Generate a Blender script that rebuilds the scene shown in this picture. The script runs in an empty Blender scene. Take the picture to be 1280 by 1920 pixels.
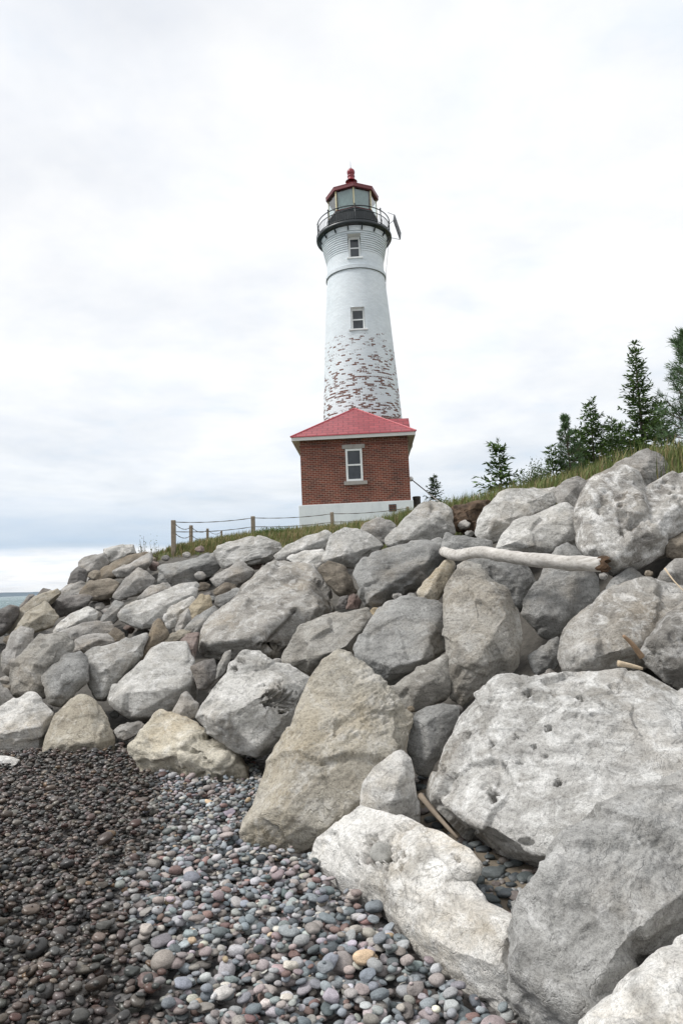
import bpy, bmesh, math, random
import numpy as np
from mathutils import Vector, Matrix
from mathutils.bvhtree import BVHTree

random.seed(7)
RNG = np.random.default_rng(7)
scene = bpy.context.scene
COL = scene.collection

# ------------------------------------------------------------------ camera
CAM_POS = np.array([0.0, 0.0, 1.5])
PITCH = math.atan(131.0 / 1280.0)
ROLL = math.radians(2.5)
F_ = np.array([0, math.cos(PITCH), math.sin(PITCH)])
X_ = np.array([1.0, 0, 0])
U_ = np.array([0, -math.sin(PITCH), math.cos(PITCH)])
RIGHT = math.cos(ROLL) * X_ - math.sin(ROLL) * U_
UP = math.cos(ROLL) * U_ + math.sin(ROLL) * X_
cam = bpy.data.cameras.new("camera")
cam.sensor_fit = 'HORIZONTAL'
cam.sensor_width = 36.0
cam.lens = 36.0
cam.clip_start = 0.05
cam.clip_end = 30000
cam_o = bpy.data.objects.new("camera", cam)
COL.objects.link(cam_o)
M = Matrix.Identity(4)
for i in range(3):
    M[i][0] = RIGHT[i]; M[i][1] = UP[i]; M[i][2] = -F_[i]; M[i][3] = CAM_POS[i]
cam_o.matrix_world = M
scene.camera = cam_o

# ------------------------------------------------------------------ sky, sun, exposure
SUN_ELEV = math.radians(52)
SUN_AZ = math.radians(-100)      # from +Y, clockwise positive: the soft light comes from the left
world = bpy.data.worlds.new("World")
scene.world = world
world.use_nodes = True
nt = world.node_tree
nt.nodes.clear()
def N(tree, typ, **kw):
    n = tree.nodes.new(typ)
    for k, v in kw.items():
        setattr(n, k, v)
    return n
def L(tree, a, b):
    tree.links.new(a, b)
def math_node(tree, op, a, b=None, c=None):
    n = N(tree, 'ShaderNodeMath', operation=op)
    for i, v in enumerate((a, b, c)):
        if v is None: continue
        if isinstance(v, (int, float)): n.inputs[i].default_value = v
        else: L(tree, v, n.inputs[i])
    return n.outputs[0]
def ramp(tree, fac, stops, interp='LINEAR'):
    n = N(tree, 'ShaderNodeValToRGB')
    cr = n.color_ramp
    cr.interpolation = interp
    while len(cr.elements) < len(stops): cr.elements.new(0.5)
    for e, (p, c) in zip(cr.elements, stops):
        e.position = p
        e.color = (c, c, c, 1) if isinstance(c, (int, float)) else (*c, 1)
    L(tree, fac, n.inputs[0])
    return n.outputs[0]
def mixc(tree, fac, a, b, mode='MIX'):
    n = N(tree, 'ShaderNodeMix', data_type='RGBA', blend_type=mode)
    n.clamp_factor = True
    for sock, v in ((n.inputs[0], fac), (n.inputs[6], a), (n.inputs[7], b)):
        if isinstance(v, (int, float)): sock.default_value = v
        elif isinstance(v, tuple): sock.default_value = (*v, 1)
        else: L(tree, v, sock)
    return n.outputs[2]
def noise(tree, vec, scale, detail=4, rough=0.5, dist=0.0):
    n = N(tree, 'ShaderNodeTexNoise')
    n.inputs['Scale'].default_value = scale
    n.inputs['Detail'].default_value = detail
    n.inputs['Roughness'].default_value = rough
    n.inputs['Distortion'].default_value = dist
    L(tree, vec, n.inputs['Vector'])
    return n.outputs[0]

tc = N(nt, 'ShaderNodeTexCoord')
sep = N(nt, 'ShaderNodeSeparateXYZ')
L(nt, tc.outputs['Generated'], sep.inputs[0])
sky = N(nt, 'ShaderNodeTexSky', sky_type='NISHITA')
sky.sun_disc = False
sky.sun_elevation = SUN_ELEV
sky.sun_rotation = SUN_AZ
sky.air_density = 1.0
sky.dust_density = 2.0
skyc = mixc(nt, 1.0, sky.outputs[0], (0.10, 0.10, 0.10), 'MULTIPLY')
zabs = math_node(nt, 'ABSOLUTE', sep.outputs[2])
den = math_node(nt, 'ADD', zabs, 0.10)
px_ = math_node(nt, 'DIVIDE', sep.outputs[0], den)
py_ = math_node(nt, 'DIVIDE', sep.outputs[1], den)
cmb = N(nt, 'ShaderNodeCombineXYZ')
L(nt, px_, cmb.inputs[0]); L(nt, py_, cmb.inputs[1])
big = noise(nt, cmb.outputs[0], 0.55, 7, 0.56, 0.3)
fine = noise(nt, cmb.outputs[0], 1.7, 8, 0.6, 0.2)
# even overcast deck, with thinner bluish places between brighter cloud
cover = ramp(nt, big, [(0.30, 0.66), (0.54, 1.0)])
cloud = ramp(nt, fine, [(0.25, (0.79, 0.865, 0.945)), (0.44, (0.925, 0.945, 0.975)), (0.64, (1.02, 1.02, 1.015))])
# layered stratus low over the lake: a slate band above a bright gap at the horizon
strat = noise(nt, cmb.outputs[0], 0.35, 5, 0.55, 0.4)
strat_c = math_node(nt, 'MULTIPLY', math_node(nt, 'SUBTRACT', strat, 0.5), 0.05)
elev = math_node(nt, 'ADD', sep.outputs[2], strat_c)
band = ramp(nt, elev, [(0.0, 0.0), (0.052, 0.0), (0.064, 1.0), (0.085, 0.85), (0.13, 0.34), (0.22, 0.10), (0.42, 0.0)])
band_c = mixc(nt, math_node(nt, 'MULTIPLY', band, 0.80), cloud, (0.43, 0.565, 0.72))
whole = mixc(nt, cover, skyc, band_c)
bg = N(nt, 'ShaderNodeBackground')
bg.inputs['Strength'].default_value = 1.0
L(nt, whole, bg.inputs[0])
wo = N(nt, 'ShaderNodeOutputWorld')
L(nt, bg.outputs[0], wo.inputs[0])

sun = bpy.data.lights.new("sun", 'SUN')
sun.energy = 2.8
sun.angle = math.radians(14)
sun.color = (1.0, 0.975, 0.94)
sun_o = bpy.data.objects.new("sun", sun)
COL.objects.link(sun_o)
sd = Vector((math.sin(SUN_AZ) * math.cos(SUN_ELEV), math.cos(SUN_AZ) * math.cos(SUN_ELEV), math.sin(SUN_ELEV)))
sun_o.rotation_euler = sd.to_track_quat('Z', 'Y').to_euler()
sun_o.location = (-20, -20, 40)
scene.view_settings.view_transform = 'Standard'
scene.view_settings.look = 'None'
scene.view_settings.gamma = 1.0
scene.view_settings.exposure = 0.14
scene.view_settings.use_curve_mapping = False
scene.render.engine = 'CYCLES'
scene.cycles.max_bounces = 6
scene.cycles.use_denoising = True

# ------------------------------------------------------------------ helpers
def ray(px, py):
    return F_ + (px - 640.0) / 1280.0 * RIGHT + (960.0 - py) / 1280.0 * UP
def at(px, py, Y):
    r = ray(px, py)
    return CAM_POS + r * (Y / r[1])
def at_z(px, py, z):
    r = ray(px, py)
    return CAM_POS + r * ((z - CAM_POS[2]) / r[2])
def project(P):
    d = np.asarray(P) - CAM_POS
    w = d @ F_
    return np.stack([640 + 1280 * (d @ RIGHT) / w, 960 - 1280 * (d @ UP) / w], -1)

def tag(o, label=None, cat=None, group=None, kind=None):
    if label: o['label'] = label
    if cat: o['category'] = cat
    if group: o['group'] = group
    if kind: o['kind'] = kind
    return o
def link(name, me, mat=None, parent=None):
    o = bpy.data.objects.new(name, me)
    COL.objects.link(o)
    if mat is not None and me is not None and not me.materials: me.materials.append(mat)
    if parent is not None: o.parent = parent
    return o
def empty(name, loc, rz=0.0):
    o = bpy.data.objects.new(name, None)
    COL.objects.link(o)
    o.location = loc
    o.rotation_euler = (0, 0, rz)
    o.empty_display_size = 0.2
    return o
def np_mesh(name, V, T, smooth=True, uv=None, colors=None):
    """triangle mesh straight from arrays"""
    V = np.asarray(V, dtype=np.float32); T = np.asarray(T, dtype=np.int32)
    k = T.shape[1]
    me = bpy.data.meshes.new(name)
    me.vertices.add(len(V)); me.vertices.foreach_set('co', V.ravel())
    me.loops.add(T.size); me.loops.foreach_set('vertex_index', T.ravel())
    me.polygons.add(len(T))
    me.polygons.foreach_set('loop_start', np.arange(0, T.size, k, dtype=np.int32))
    me.polygons.foreach_set('loop_total', np.full(len(T), k, dtype=np.int32))
    me.polygons.foreach_set('use_smooth', np.full(len(T), smooth))
    if colors is not None:
        a = me.color_attributes.new('tint', 'FLOAT_COLOR', 'POINT')
        a.data.foreach_set('color', np.asarray(colors, dtype=np.float32).ravel())
    me.update(calc_edges=True)
    me.validate()
    return me

class MB:
    """collects simple shapes and links them as ONE mesh object"""
    def __init__(s): s.v = []; s.f = []; s.uv = []
    def add(s, vs, fs, uvs=None):
        b = len(s.v); s.v += [tuple(map(float, p)) for p in vs]
        for i, f in enumerate(fs):
            s.f.append([b + k for k in f])
            s.uv.append(uvs[i] if uvs else None)
        return s
    def quad(s, a, b, c, d, uvs=None): return s.add([a, b, c, d], [(0, 1, 2, 3)], [uvs] if uvs else None)
    def box(s, x0, x1, y0, y1, z0, z1):
        v = [(x0, y0, z0), (x1, y0, z0), (x1, y1, z0), (x0, y1, z0), (x0, y0, z1), (x1, y0, z1), (x1, y1, z1), (x0, y1, z1)]
        return s.add(v, [(0, 3, 2, 1), (4, 5, 6, 7), (0, 1, 5, 4), (1, 2, 6, 5), (2, 3, 7, 6), (3, 0, 4, 7)])
    def bar(s, p, q, w, h=None, up=(0, 0, 1)):
        p = Vector(p); q = Vector(q); h = h or w
        d = (q - p).normalized(); up = Vector(up)
        if abs(d.dot(up)) > .98: up = Vector((0, 1, 0))
        sd_ = d.cross(up).normalized(); u = sd_.cross(d)
        v = []
        for c in (p, q):
            for a, b in ((-1, -1), (1, -1), (1, 1), (-1, 1)):
                v.append(c + sd_ * a * w / 2 + u * b * h / 2)
        return s.add(v, [(3, 2, 1, 0), (4, 5, 6, 7), (0, 1, 5, 4), (1, 2, 6, 5), (2, 3, 7, 6), (3, 0, 4, 7)])
    def tube(s, pts, rad, n=8, cap=True):
        pts = [Vector(p) for p in pts]
        if not hasattr(rad, '__len__'): rad = [rad] * len(pts)
        rings = []; nrm = None
        for i, p in enumerate(pts):
            d = (pts[min(i + 1, len(pts) - 1)] - pts[max(i - 1, 0)]).normalized()
            if nrm is None:
                nrm = d.orthogonal().normalized()
            nrm = (nrm - d * nrm.dot(d)).normalized()
            b = d.cross(nrm)
            rings.append([p + (nrm * math.cos(2 * math.pi * k / n) + b * math.sin(2 * math.pi * k / n)) * rad[i] for k in range(n)])
        v = [q for r in rings for q in r]; f = []
        for i in range(len(pts) - 1):
            for k in range(n):
                k2 = (k + 1) % n
                f.append((i * n + k, i * n + k2, (i + 1) * n + k2, (i + 1) * n + k))
        if cap:
            f.append(tuple(range(n))[::-1]); f.append(tuple((len(pts) - 1) * n + k for k in range(n)))
        return s.add(v, f)
    def lathe(s, prof, n=48, c=(0, 0, 0), a0=0.0, caps=False):
        v = []; f = []
        for r, z in prof:
            for k in range(n):
                a = a0 + 2 * math.pi * k / n
                v.append((c[0] + r * math.sin(a), c[1] - r * math.cos(a), c[2] + z))
        for i in range(len(prof) - 1):
            for k in range(n):
                k2 = (k + 1) % n
                f.append((i * n + k, i * n + k2, (i + 1) * n + k2, (i + 1) * n + k))
        if caps:
            f.append(tuple(range(n))[::-1]); f.append(tuple((len(prof) - 1) * n + k for k in range(n)))
        return s.add(v, f)
    def build(s, name, mat, parent=None, smooth=False, bevel=0.0, fix=True):
        me = bpy.data.meshes.new(name)
        me.from_pydata(s.v, [], s.f)
        if any(u for u in s.uv):
            uvl = me.uv_layers.new(name='UVMap')
            for p, u in zip(me.polygons, s.uv):
                if u:
                    for li, c in zip(p.loop_indices, u): uvl.data[li].uv = c
        me.update()
        if fix:
            bm = bmesh.new(); bm.from_mesh(me)
            bmesh.ops.recalc_face_normals(bm, faces=bm.faces)
            bm.to_mesh(me); bm.free()
        if smooth:
            me.polygons.foreach_set('use_smooth', [True] * len(me.polygons))
        o = link(name, me, mat, parent)
        if bevel:
            m = o.modifiers.new('bevel', 'BEVEL'); m.width = bevel; m.segments = 2; m.limit_method = 'ANGLE'
        return o

# gradient noise on arrays
def _h(ix, iy, iz, s):
    h = (ix * 374761393 + iy * 668265263 + iz * 2147483647 + s * 144665) & 0xffffffff
    h = ((h ^ (h >> 13)) * 1274126177) & 0xffffffff
    h = ((h ^ (h >> 16)) * 2246822519) & 0xffffffff
    return (h ^ (h >> 15)) & 0xffffffff
def vnoise(P, seed=0):
    i = np.floor(P).astype(np.int64); f = P - i
    u = f * f * f * (f * (f * 6 - 15) + 10)
    out = np.zeros(len(P))
    for dx in (0, 1):
        wx = u[:, 0] if dx else 1 - u[:, 0]
        for dy in (0, 1):
            wy = u[:, 1] if dy else 1 - u[:, 1]
            for dz in (0, 1):
                wz = u[:, 2] if dz else 1 - u[:, 2]
                h = _h(i[:, 0] + dx, i[:, 1] + dy, i[:, 2] + dz, seed)
                g = np.stack([(h & 255), (h >> 8) & 255, (h >> 16) & 255], -1) / 127.5 - 1.0
                d = f - np.array([dx, dy, dz])
                out += wx * wy * wz * np.einsum('ij,ij->i', g, d)
    return out * 1.1
def fbm(P, seed=0, octv=4, gain=0.5, lac=2.03, ridged=False):
    a = 1.0; o = np.zeros(len(P)); Q = P.copy()
    for k in range(octv):
        n = vnoise(Q, seed + 17 * k)
        if ridged: n = 0.5 - np.abs(n) * 1.6
        o += a * n
        a *= gain; Q = Q * lac + 3.7
    return o

_ICO = {}
def ico(level):
    if level not in _ICO:
        bm = bmesh.new()
        bmesh.ops.create_icosphere(bm, subdivisions=level, radius=1.0)
        bm.verts.ensure_lookup_table()
        V = np.array([v.co[:] for v in bm.verts])
        T = np.array([[v.index for v in f.verts] for f in bm.faces])
        nb = np.zeros((len(V), 6), dtype=np.int64)
        for v in bm.verts:
            ns = [e.other_vert(v).index for e in v.link_edges]
            while len(ns) < 6: ns.append(ns[-1] if len(ns) > 5 else v.index)
            nb[v.index] = ns[:6]
        bm.free()
        _ICO[level] = (V, T, nb)
    return _ICO[level]
def vert_normals(V, T):
    n = np.cross(V[T[:, 1]] - V[T[:, 0]], V[T[:, 2]] - V[T[:, 0]])
    o = np.zeros_like(V)
    for k in range(3):
        for c in range(3):
            o[:, c] += np.bincount(T[:, k], weights=n[:, c], minlength=len(V))
    return o / (np.linalg.norm(o, axis=1, keepdims=True) + 1e-12)

# ------------------------------------------------------------------ materials
def new_mat(name):
    m = bpy.data.materials.new(name)
    m.use_nodes = True
    t = m.node_tree
    b = t.nodes['Principled BSDF']
    return m, t, b
def setp(b, **kw):
    for k, v in kw.items():
        k = k.replace('_', ' ')
        s = b.inputs[k]
        s.default_value = (*v, 1) if isinstance(v, tuple) and len(v) == 3 and s.type == 'RGBA' else v
def bump(t, b, height, strength=0.5, dist=0.02):
    n = N(t, 'ShaderNodeBump')
    n.inputs['Strength'].default_value = strength
    n.inputs['Distance'].default_value = dist
    L(t, height, n.inputs['Height'])
    L(t, n.outputs[0], b.inputs['Normal'])
def simple_mat(name, col, rough=0.6, var=0.12, scale=6.0, metal=0.0, bmp=0.0):
    m, t, b = new_mat(name)
    c = N(t, 'ShaderNodeTexCoord')
    n = noise(t, c.outputs['Object'], scale, 6, 0.6)
    lo = tuple(x * (1 - var) for x in col); hi = tuple(min(1, x * (1 + var)) for x in col)
    L(t, ramp(t, n, [(0.3, lo), (0.7, hi)]), b.inputs['Base Color'])
    setp(b, Roughness=rough, Metallic=metal)
    if bmp: bump(t, b, noise(t, c.outputs['Object'], scale * 6, 5, 0.6), bmp, 0.01)
    return m
def rock_mat(name, dark, mid, light, crust=0.5, tan=(0.36, 0.29, 0.20), tan_amt=0.3, bs=0.7):
    m, t, b = new_mat(name)
    c = N(t, 'ShaderNodeTexCoord'); oi = N(t, 'ShaderNodeObjectInfo')
    off = N(t, 'ShaderNodeVectorMath', operation='SCALE'); off.inputs[0].default_value = (31, 17, 23)
    L(t, oi.outputs['Random'], off.inputs['Scale'])
    add = N(t, 'ShaderNodeVectorMath', operation='ADD')
    L(t, c.outputs['Object'], add.inputs[0]); L(t, off.outputs[0], add.inputs[1])
    P = add.outputs[0]
    # bedding runs tilted, so stretch a second coordinate set
    mp = N(t, 'ShaderNodeMapping'); mp.inputs['Rotation'].default_value = (0.5, 0.35, 0.3); mp.inputs['Scale'].default_value = (1, 1, 4.5)
    L(t, P, mp.inputs[0])
    n_big = noise(t, P, 2.3, 8, 0.62, 0.4)
    n_mid = noise(t, P, 8.5, 10, 0.72, 0.6)
    n_bed = noise(t, mp.outputs[0], 4.0, 9, 0.68, 0.5)
    n_fine = noise(t, P, 55, 6, 0.7)
    n_grit = noise(t, P, 190, 3, 0.6)
    base = ramp(t, n_big, [(0.30, dark), (0.52, mid), (0.75, tuple(0.5 * (a + d) for a, d in zip(mid, light)))])
    warm = ramp(t, noise(t, P, 1.7, 6, 0.6, 0.3), [(0.48, 0.0), (0.68, tan_amt)])
    base = mixc(t, warm, base, tan)
    cr = ramp(t, n_mid, [(0.60 - 0.16 * crust, 0.0), (0.72 - 0.10 * crust, 1.0)])
    base = mixc(t, math_node(t, 'MULTIPLY', cr, min(1.0, 0.35 + 0.5 * crust)), base, light)
    bed = ramp(t, n_bed, [(0.32, 0.48), (0.48, 1.0), (0.7, 1.15)])
    base = mixc(t, 0.75, base, bed, 'MULTIPLY')
    sp = ramp(t, n_fine, [(0.30, 0.42), (0.48, 1.0), (0.72, 1.25)])
    base = mixc(t, 0.8, base, sp, 'MULTIPLY')
    gr = ramp(t, n_grit, [(0.34, 0.62), (0.48, 1.0), (0.66, 1.2)])
    base = mixc(t, 0.7, base, gr, 'MULTIPLY')
    hv = N(t, 'ShaderNodeHueSaturation')
    HV_IN = hv.inputs['Color']
    L(t, math_node(t, 'ADD', math_node(t, 'MULTIPLY', oi.outputs['Random'], 0.24), 0.81), hv.inputs['Value'])
    L(t, hv.outputs[0], b.inputs['Base Color'])
    setp(b, Roughness=0.92)
    b.inputs['Specular IOR Level'].default_value = 0.25
    vor = N(t, 'ShaderNodeTexVoronoi', feature='DISTANCE_TO_EDGE'); vor.inputs['Scale'].default_value = 3.2
    wv = N(t, 'ShaderNodeVectorMath', operation='ADD')
    L(t, P, wv.inputs[0])
    nv = N(t, 'ShaderNodeTexNoise'); nv.inputs['Scale'].default_value = 3; nv.inputs['Detail'].default_value = 5
    L(t, P, nv.inputs['Vector']); L(t, nv.outputs['Color'], wv.inputs[1]); L(t, wv.outputs[0], vor.inputs['Vector'])
    crack = ramp(t, vor.outputs['Distance'], [(0.0, 0.0), (0.022, 1.0)])
    part_crack = ramp(t, noise(t, P, 1.1, 4, 0.6), [(0.52, 0.0), (0.64, 0.6)])
    dirt = math_node(t, 'MULTIPLY', math_node(t, 'SUBTRACT', 1.0, crack), part_crack)
    L(t, mixc(t, dirt, base, tuple(x * 0.45 for x in dark)), HV_IN)
    h = math_node(t, 'MULTIPLY', n_mid, 0.9)
    h = math_node(t, 'MULTIPLY_ADD', n_bed, 0.9, h)
    h = math_node(t, 'MULTIPLY_ADD', n_fine, 0.7, h)
    h = math_node(t, 'MULTIPLY_ADD', n_grit, 0.26, h)
    h = math_node(t, 'MULTIPLY_ADD', crack, 0.22, h)
    bump(t, b, h, bs, 0.03)
    return m
RM = {
 'grey':  rock_mat('rock_grey', (0.19, 0.18, 0.165), (0.33, 0.315, 0.295), (0.56, 0.55, 0.53), 0.5),
 'light': rock_mat('rock_light', (0.26, 0.25, 0.23), (0.44, 0.43, 0.405), (0.68, 0.67, 0.65), 0.75, tan_amt=0.3),
 'white': rock_mat('rock_white', (0.38, 0.36, 0.325), (0.58, 0.565, 0.535), (0.76, 0.75, 0.725), 0.8, (0.50, 0.40, 0.26), 0.45),
 'tan':   rock_mat('rock_tan', (0.24, 0.21, 0.165), (0.38, 0.345, 0.28), (0.56, 0.535, 0.48), 0.6, (0.36, 0.285, 0.18), 0.5),
 'cream': rock_mat('rock_cream', (0.36, 0.32, 0.25), (0.56, 0.52, 0.43), (0.72, 0.69, 0.62), 0.6, (0.46, 0.36, 0.22), 0.5),
 'dark':  rock_mat('rock_dark', (0.11, 0.10, 0.094), (0.20, 0.19, 0.18), (0.36, 0.35, 0.34), 0.4, (0.20, 0.15, 0.10), 0.35),
 'blue':  rock_mat('rock_blue_grey', (0.18, 0.178, 0.17), (0.30, 0.298, 0.287), (0.47, 0.47, 0.46), 0.4, tan_amt=0.25),
 'brown': rock_mat('rock_brown', (0.13, 0.11, 0.088), (0.235, 0.205, 0.165), (0.40, 0.36, 0.31), 0.35, (0.28, 0.21, 0.13), 0.5),
 'ochre': rock_mat('rock_ochre', (0.24, 0.20, 0.14), (0.38, 0.325, 0.235), (0.54, 0.48, 0.38), 0.4, (0.40, 0.29, 0.16), 0.5),
 'streak': rock_mat('rock_white_streaked', (0.17, 0.155, 0.14), (0.33, 0.315, 0.29), (0.80, 0.79, 0.77), 0.85, tan_amt=0.3),
 'speck': rock_mat('rock_speckled', (0.17, 0.16, 0.145), (0.31, 0.295, 0.27), (0.62, 0.61, 0.59), 0.7, tan_amt=0.3),
 'beige': rock_mat('rock_beige', (0.27, 0.245, 0.20), (0.43, 0.40, 0.34), (0.62, 0.60, 0.56), 0.65, (0.38, 0.31, 0.20), 0.45),
 'pale': rock_mat('rock_pale_crusted', (0.25, 0.24, 0.22), (0.43, 0.42, 0.40), (0.74, 0.735, 0.715), 0.9, tan_amt=0.25),
 'slab': rock_mat('rock_slab_grey', (0.25, 0.245, 0.23), (0.42, 0.415, 0.40), (0.66, 0.655, 0.64), 0.65, tan_amt=0.2),
 'warm': rock_mat('rock_warm_grey', (0.19, 0.178, 0.158), (0.33, 0.315, 0.285), (0.55, 0.535, 0.505), 0.55, tan_amt=0.3),
 'red':   rock_mat('rock_red', (0.14, 0.10, 0.09), (0.25, 0.20, 0.18), (0.38, 0.33, 0.31), 0.35, (0.24, 0.16, 0.13), 0.5),
}
# ------------------------------------------------------------------ the lie of the land
TOE = [(2.5, -1.5), (1.45, 0.9), (0.80, 2.25), (-0.10, 3.62), (-0.60, 4.4), (-0.85, 5.5), (-2.0, 6.5), (-2.6, 6.75), (-3.4, 6.9), (-5, 7.3), (-7, 8), (-10, 10)]
CREST = [(9, 4, 3.3), (6.2, 6, 3.05), (4.3, 7.7, 2.9), (2.3, 9.8, 2.55), (1.0, 13, 2.55), (-.5, 16, 2.6), (-3, 18, 2.72), (-5, 20, 2.70), (-7, 20.5, 2.15), (-8.6, 19, 1.25), (-10.5, 17.5, 0.5), (-14, 17, 0.0)]
MIDB = [(14, 8, 3.6), (11, 12, 3.6), (9, 15, 3.55), (6, 17, 3.4), (3.5, 20, 3.2), (1, 23, 3.3), (-1.5, 25, 3.3), (-3.5, 27, 3.25), (-6, 28, 2.3), (-8.5, 29, 1.0), (-12, 30, 0.1), (-16, 30, -0.3)]
FARB = [(160, 10, 6), (160, 60, 6), (150, 140, 7), (120, 180, 7), (80, 200, 6), (40, 210, 5), (20, 215, 4.5), (6, 220, 4), (-4, 220, 3), (-10, 220, 1), (-16, 220, -0.5), (-20, 220, -1.2)]
def lerp(a, b, t): return np.asarray(a) * (1 - t) + np.asarray(b) * t
def resample(pl, m=5):
    out = []
    for i in range(len(pl) - 1):
        for k in range(m): out.append(lerp(pl[i], pl[i + 1], k / m))
    out.append(np.asarray(pl[-1], dtype=float))
    return np.array(out)
toe = resample([(x, y, -0.03) for x, y in TOE]); crest = resample(CREST); midb = resample(MIDB); farb = resample(FARB)
def ruled(rows, steps, bulge):
    R = []
    for j in range(len(rows) - 1):
        for k in range(steps[j]):
            t = k / steps[j]
            r = lerp(rows[j], rows[j + 1], t).copy()
            r[:, 2] += bulge[j] * math.sin(math.pi * t)
            R.append(r)
    R.append(rows[-1])
    return np.array(R)
def grid_mesh(name, G, dis=0.0, seed=3):
    a, b, _ = G.shape
    V = G.reshape(-1, 3).copy()
    if dis: V[:, 2] += fbm(V * 1.3, seed, 4) * dis
    idx = np.arange(a * b).reshape(a, b)
    Q = np.stack([idx[:-1, :-1], idx[:-1, 1:], idx[1:, 1:], idx[1:, :-1]], -1).reshape(-1, 4)
    return V, Q
soil_mat, t, b = new_mat('dark_soil_between_stones')
c = N(t, 'ShaderNodeTexCoord')
L(t, ramp(t, noise(t, c.outputs['Object'], 9, 8, 0.7), [(0.3, (0.05, 0.046, 0.04)), (0.7, (0.13, 0.12, 0.105))]), b.inputs['Base Color'])
setp(b, Roughness=0.95); bump(t, b, noise(t, c.outputs['Object'], 30, 6, 0.7), 0.8, 0.03)
turf_mat, t, b = new_mat('dune_turf')
c = N(t, 'ShaderNodeTexCoord')
g1 = ramp(t, noise(t, c.outputs['Object'], 1.2, 8, 0.65), [(0.3, (0.055, 0.075, 0.022)), (0.5, (0.10, 0.105, 0.04)), (0.72, (0.21, 0.17, 0.09))])
L(t, g1, b.inputs['Base Color']); setp(b, Roughness=0.95)
bump(t, b, noise(t, c.outputs['Object'], 25, 6, 0.7), 0.8, 0.05)

Gs = ruled([toe, crest], [10], [0.10])
Vs, Qs = grid_mesh('s', Gs)
SLOPE = BVHTree.FromPolygons([tuple(v) for v in Vs], [tuple(q) for q in Qs])
Vd = Vs.copy()
tt = np.repeat(np.linspace(0, 1, Gs.shape[0]), Gs.shape[1])
rgt = np.clip((Vd[:, 0] + 0.9) / 1.4, 0, 1) * (1 - tt)
Vd[:, 2] -= 0.16 + 0.42 * np.sin(math.pi * tt) * (0.55 + 0.6 * np.clip((Vd[:, 0] + 1.5) / 2.5, 0, 1)) + 0.05 * fbm(Vs * 1.5, 5, 3)
Vd[:, 1] += 1.5 * rgt; Vd[:, 0] += 0.5 * rgt
o = link('embankment_slope', np_mesh('embankment_slope', Vd, Qs), soil_mat); tag(o, kind='structure')
skirt = crest + (toe - crest) * np.array([0.10, 0.10, 0]) + np.array([0, 0, -0.75])
Gp = ruled([skirt, crest, midb, farb], [3, 10, 14], [0.05, 0.12, 0.0])
Vp, Qp = grid_mesh('p', Gp)
Vp[:, 2] += np.clip(fbm(Vp * 0.35, 9, 3), -1, 1) * 0.10 - 0.05
TURF = BVHTree.FromPolygons([tuple(v) for v in Vp], [tuple(q) for q in Qp])
o = link('dune_ground', np_mesh('dune_ground', Vp, Qp), turf_mat); tag(o, kind='structure')
def turf_z(x, y):
    h = TURF.ray_cast(Vector((x, y, 50)), Vector((0, 0, -1)))
    return h[0].z if h[0] else 2.6
def slope_hit(px, py):
    r = Vector(ray(px, py)).normalized()
    h = SLOPE.ray_cast(Vector(CAM_POS), r)
    if h[0] is None: h = TURF.ray_cast(Vector(CAM_POS), r)
    return h[0]

# the beach below, falling away to the lake on the left
beach_mat, t, b = new_mat('shingle_bed')
c = N(t, 'ShaderNodeTexCoord')
vo = N(t, 'ShaderNodeTexVoronoi'); vo.inputs['Scale'].default_value = 26
L(t, c.outputs['Object'], vo.inputs['Vector'])
bw = N(t, 'ShaderNodeRGBToBW'); L(t, vo.outputs['Color'], bw.inputs[0])
L(t, ramp(t, bw.outputs[0], [(0.2, (0.030, 0.030, 0.030)), (0.5, (0.075, 0.065, 0.06)), (0.8, (0.12, 0.115, 0.11))]), b.inputs['Base Color'])
setp(b, Roughness=0.8)
bump(t, b, math_node(t, 'SUBTRACT', 1.0, vo.outputs['Distance']), 0.9, 0.03)
xs = np.concatenate([np.linspace(-60, -6, 28), np.linspace(-5.5, 3.5, 37), np.linspace(5, 20, 8)])
ys = np.linspace(-12, 14, 66)
GX, GY = np.meshgrid(xs, ys)
def beach_z(x, y): return -0.045 * np.clip(-3.6 - x, 0, 60) - 0.0 * y
G = np.stack([GX, GY, beach_z(GX, GY)], -1)
Vb, Qb = grid_mesh('b', G)
o = link('beach_ground', np_mesh('beach_ground', Vb, Qb), beach_mat); tag(o, kind='structure')

# the lake with real wave relief in the part that can be seen, out to the horizon
wat, t, b = new_mat('lake_water')
c = N(t, 'ShaderNodeTexCoord')
foam = ramp(t, noise(t, c.outputs['Object'], 0.09, 9, 0.66, 0.6), [(0.60, 0.0), (0.66, 1.0)])
L(t, mixc(t, foam, (0.035, 0.105, 0.105), (0.75, 0.78, 0.78)), b.inputs['Base Color'])
L(t, math_node(t, 'MULTIPLY_ADD', foam, 0.5, 0.22), b.inputs['Roughness'])
b.inputs['IOR'].default_value = 1.33
bump(t, b, noise(t, c.outputs['Object'], 0.7, 8, 0.65, 0.5), 1.0, 0.6)
wy = np.concatenate([np.linspace(-40, 15, 12), np.linspace(18, 420, 200), np.geomspace(440, 9000, 24)])
wxr = np.linspace(-1.0, 0.15, 120)
WV = []
for yy in wy:
    wdt = max(abs(yy), 60)
    for q in wxr: WV.append((q * wdt - (0 if yy > 60 else 0), yy, -0.75))
WV = np.array(WV)
far = np.clip((700 - WV[:, 1]) / 500, 0, 1) * np.clip((WV[:, 1] - 16) / 20, 0, 1)
wp = WV * np.array([0.10, 0.22, 0])
WV[:, 2] += far * (fbm(wp, 21, 4, ridged=True) * 0.35)
idx = np.arange(len(WV)).reshape(len(wy), len(wxr))
WQ = np.stack([idx[:-1, :-1], idx[:-1, 1:], idx[1:, 1:], idx[1:, :-1]], -1).reshape(-1, 4)
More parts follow.
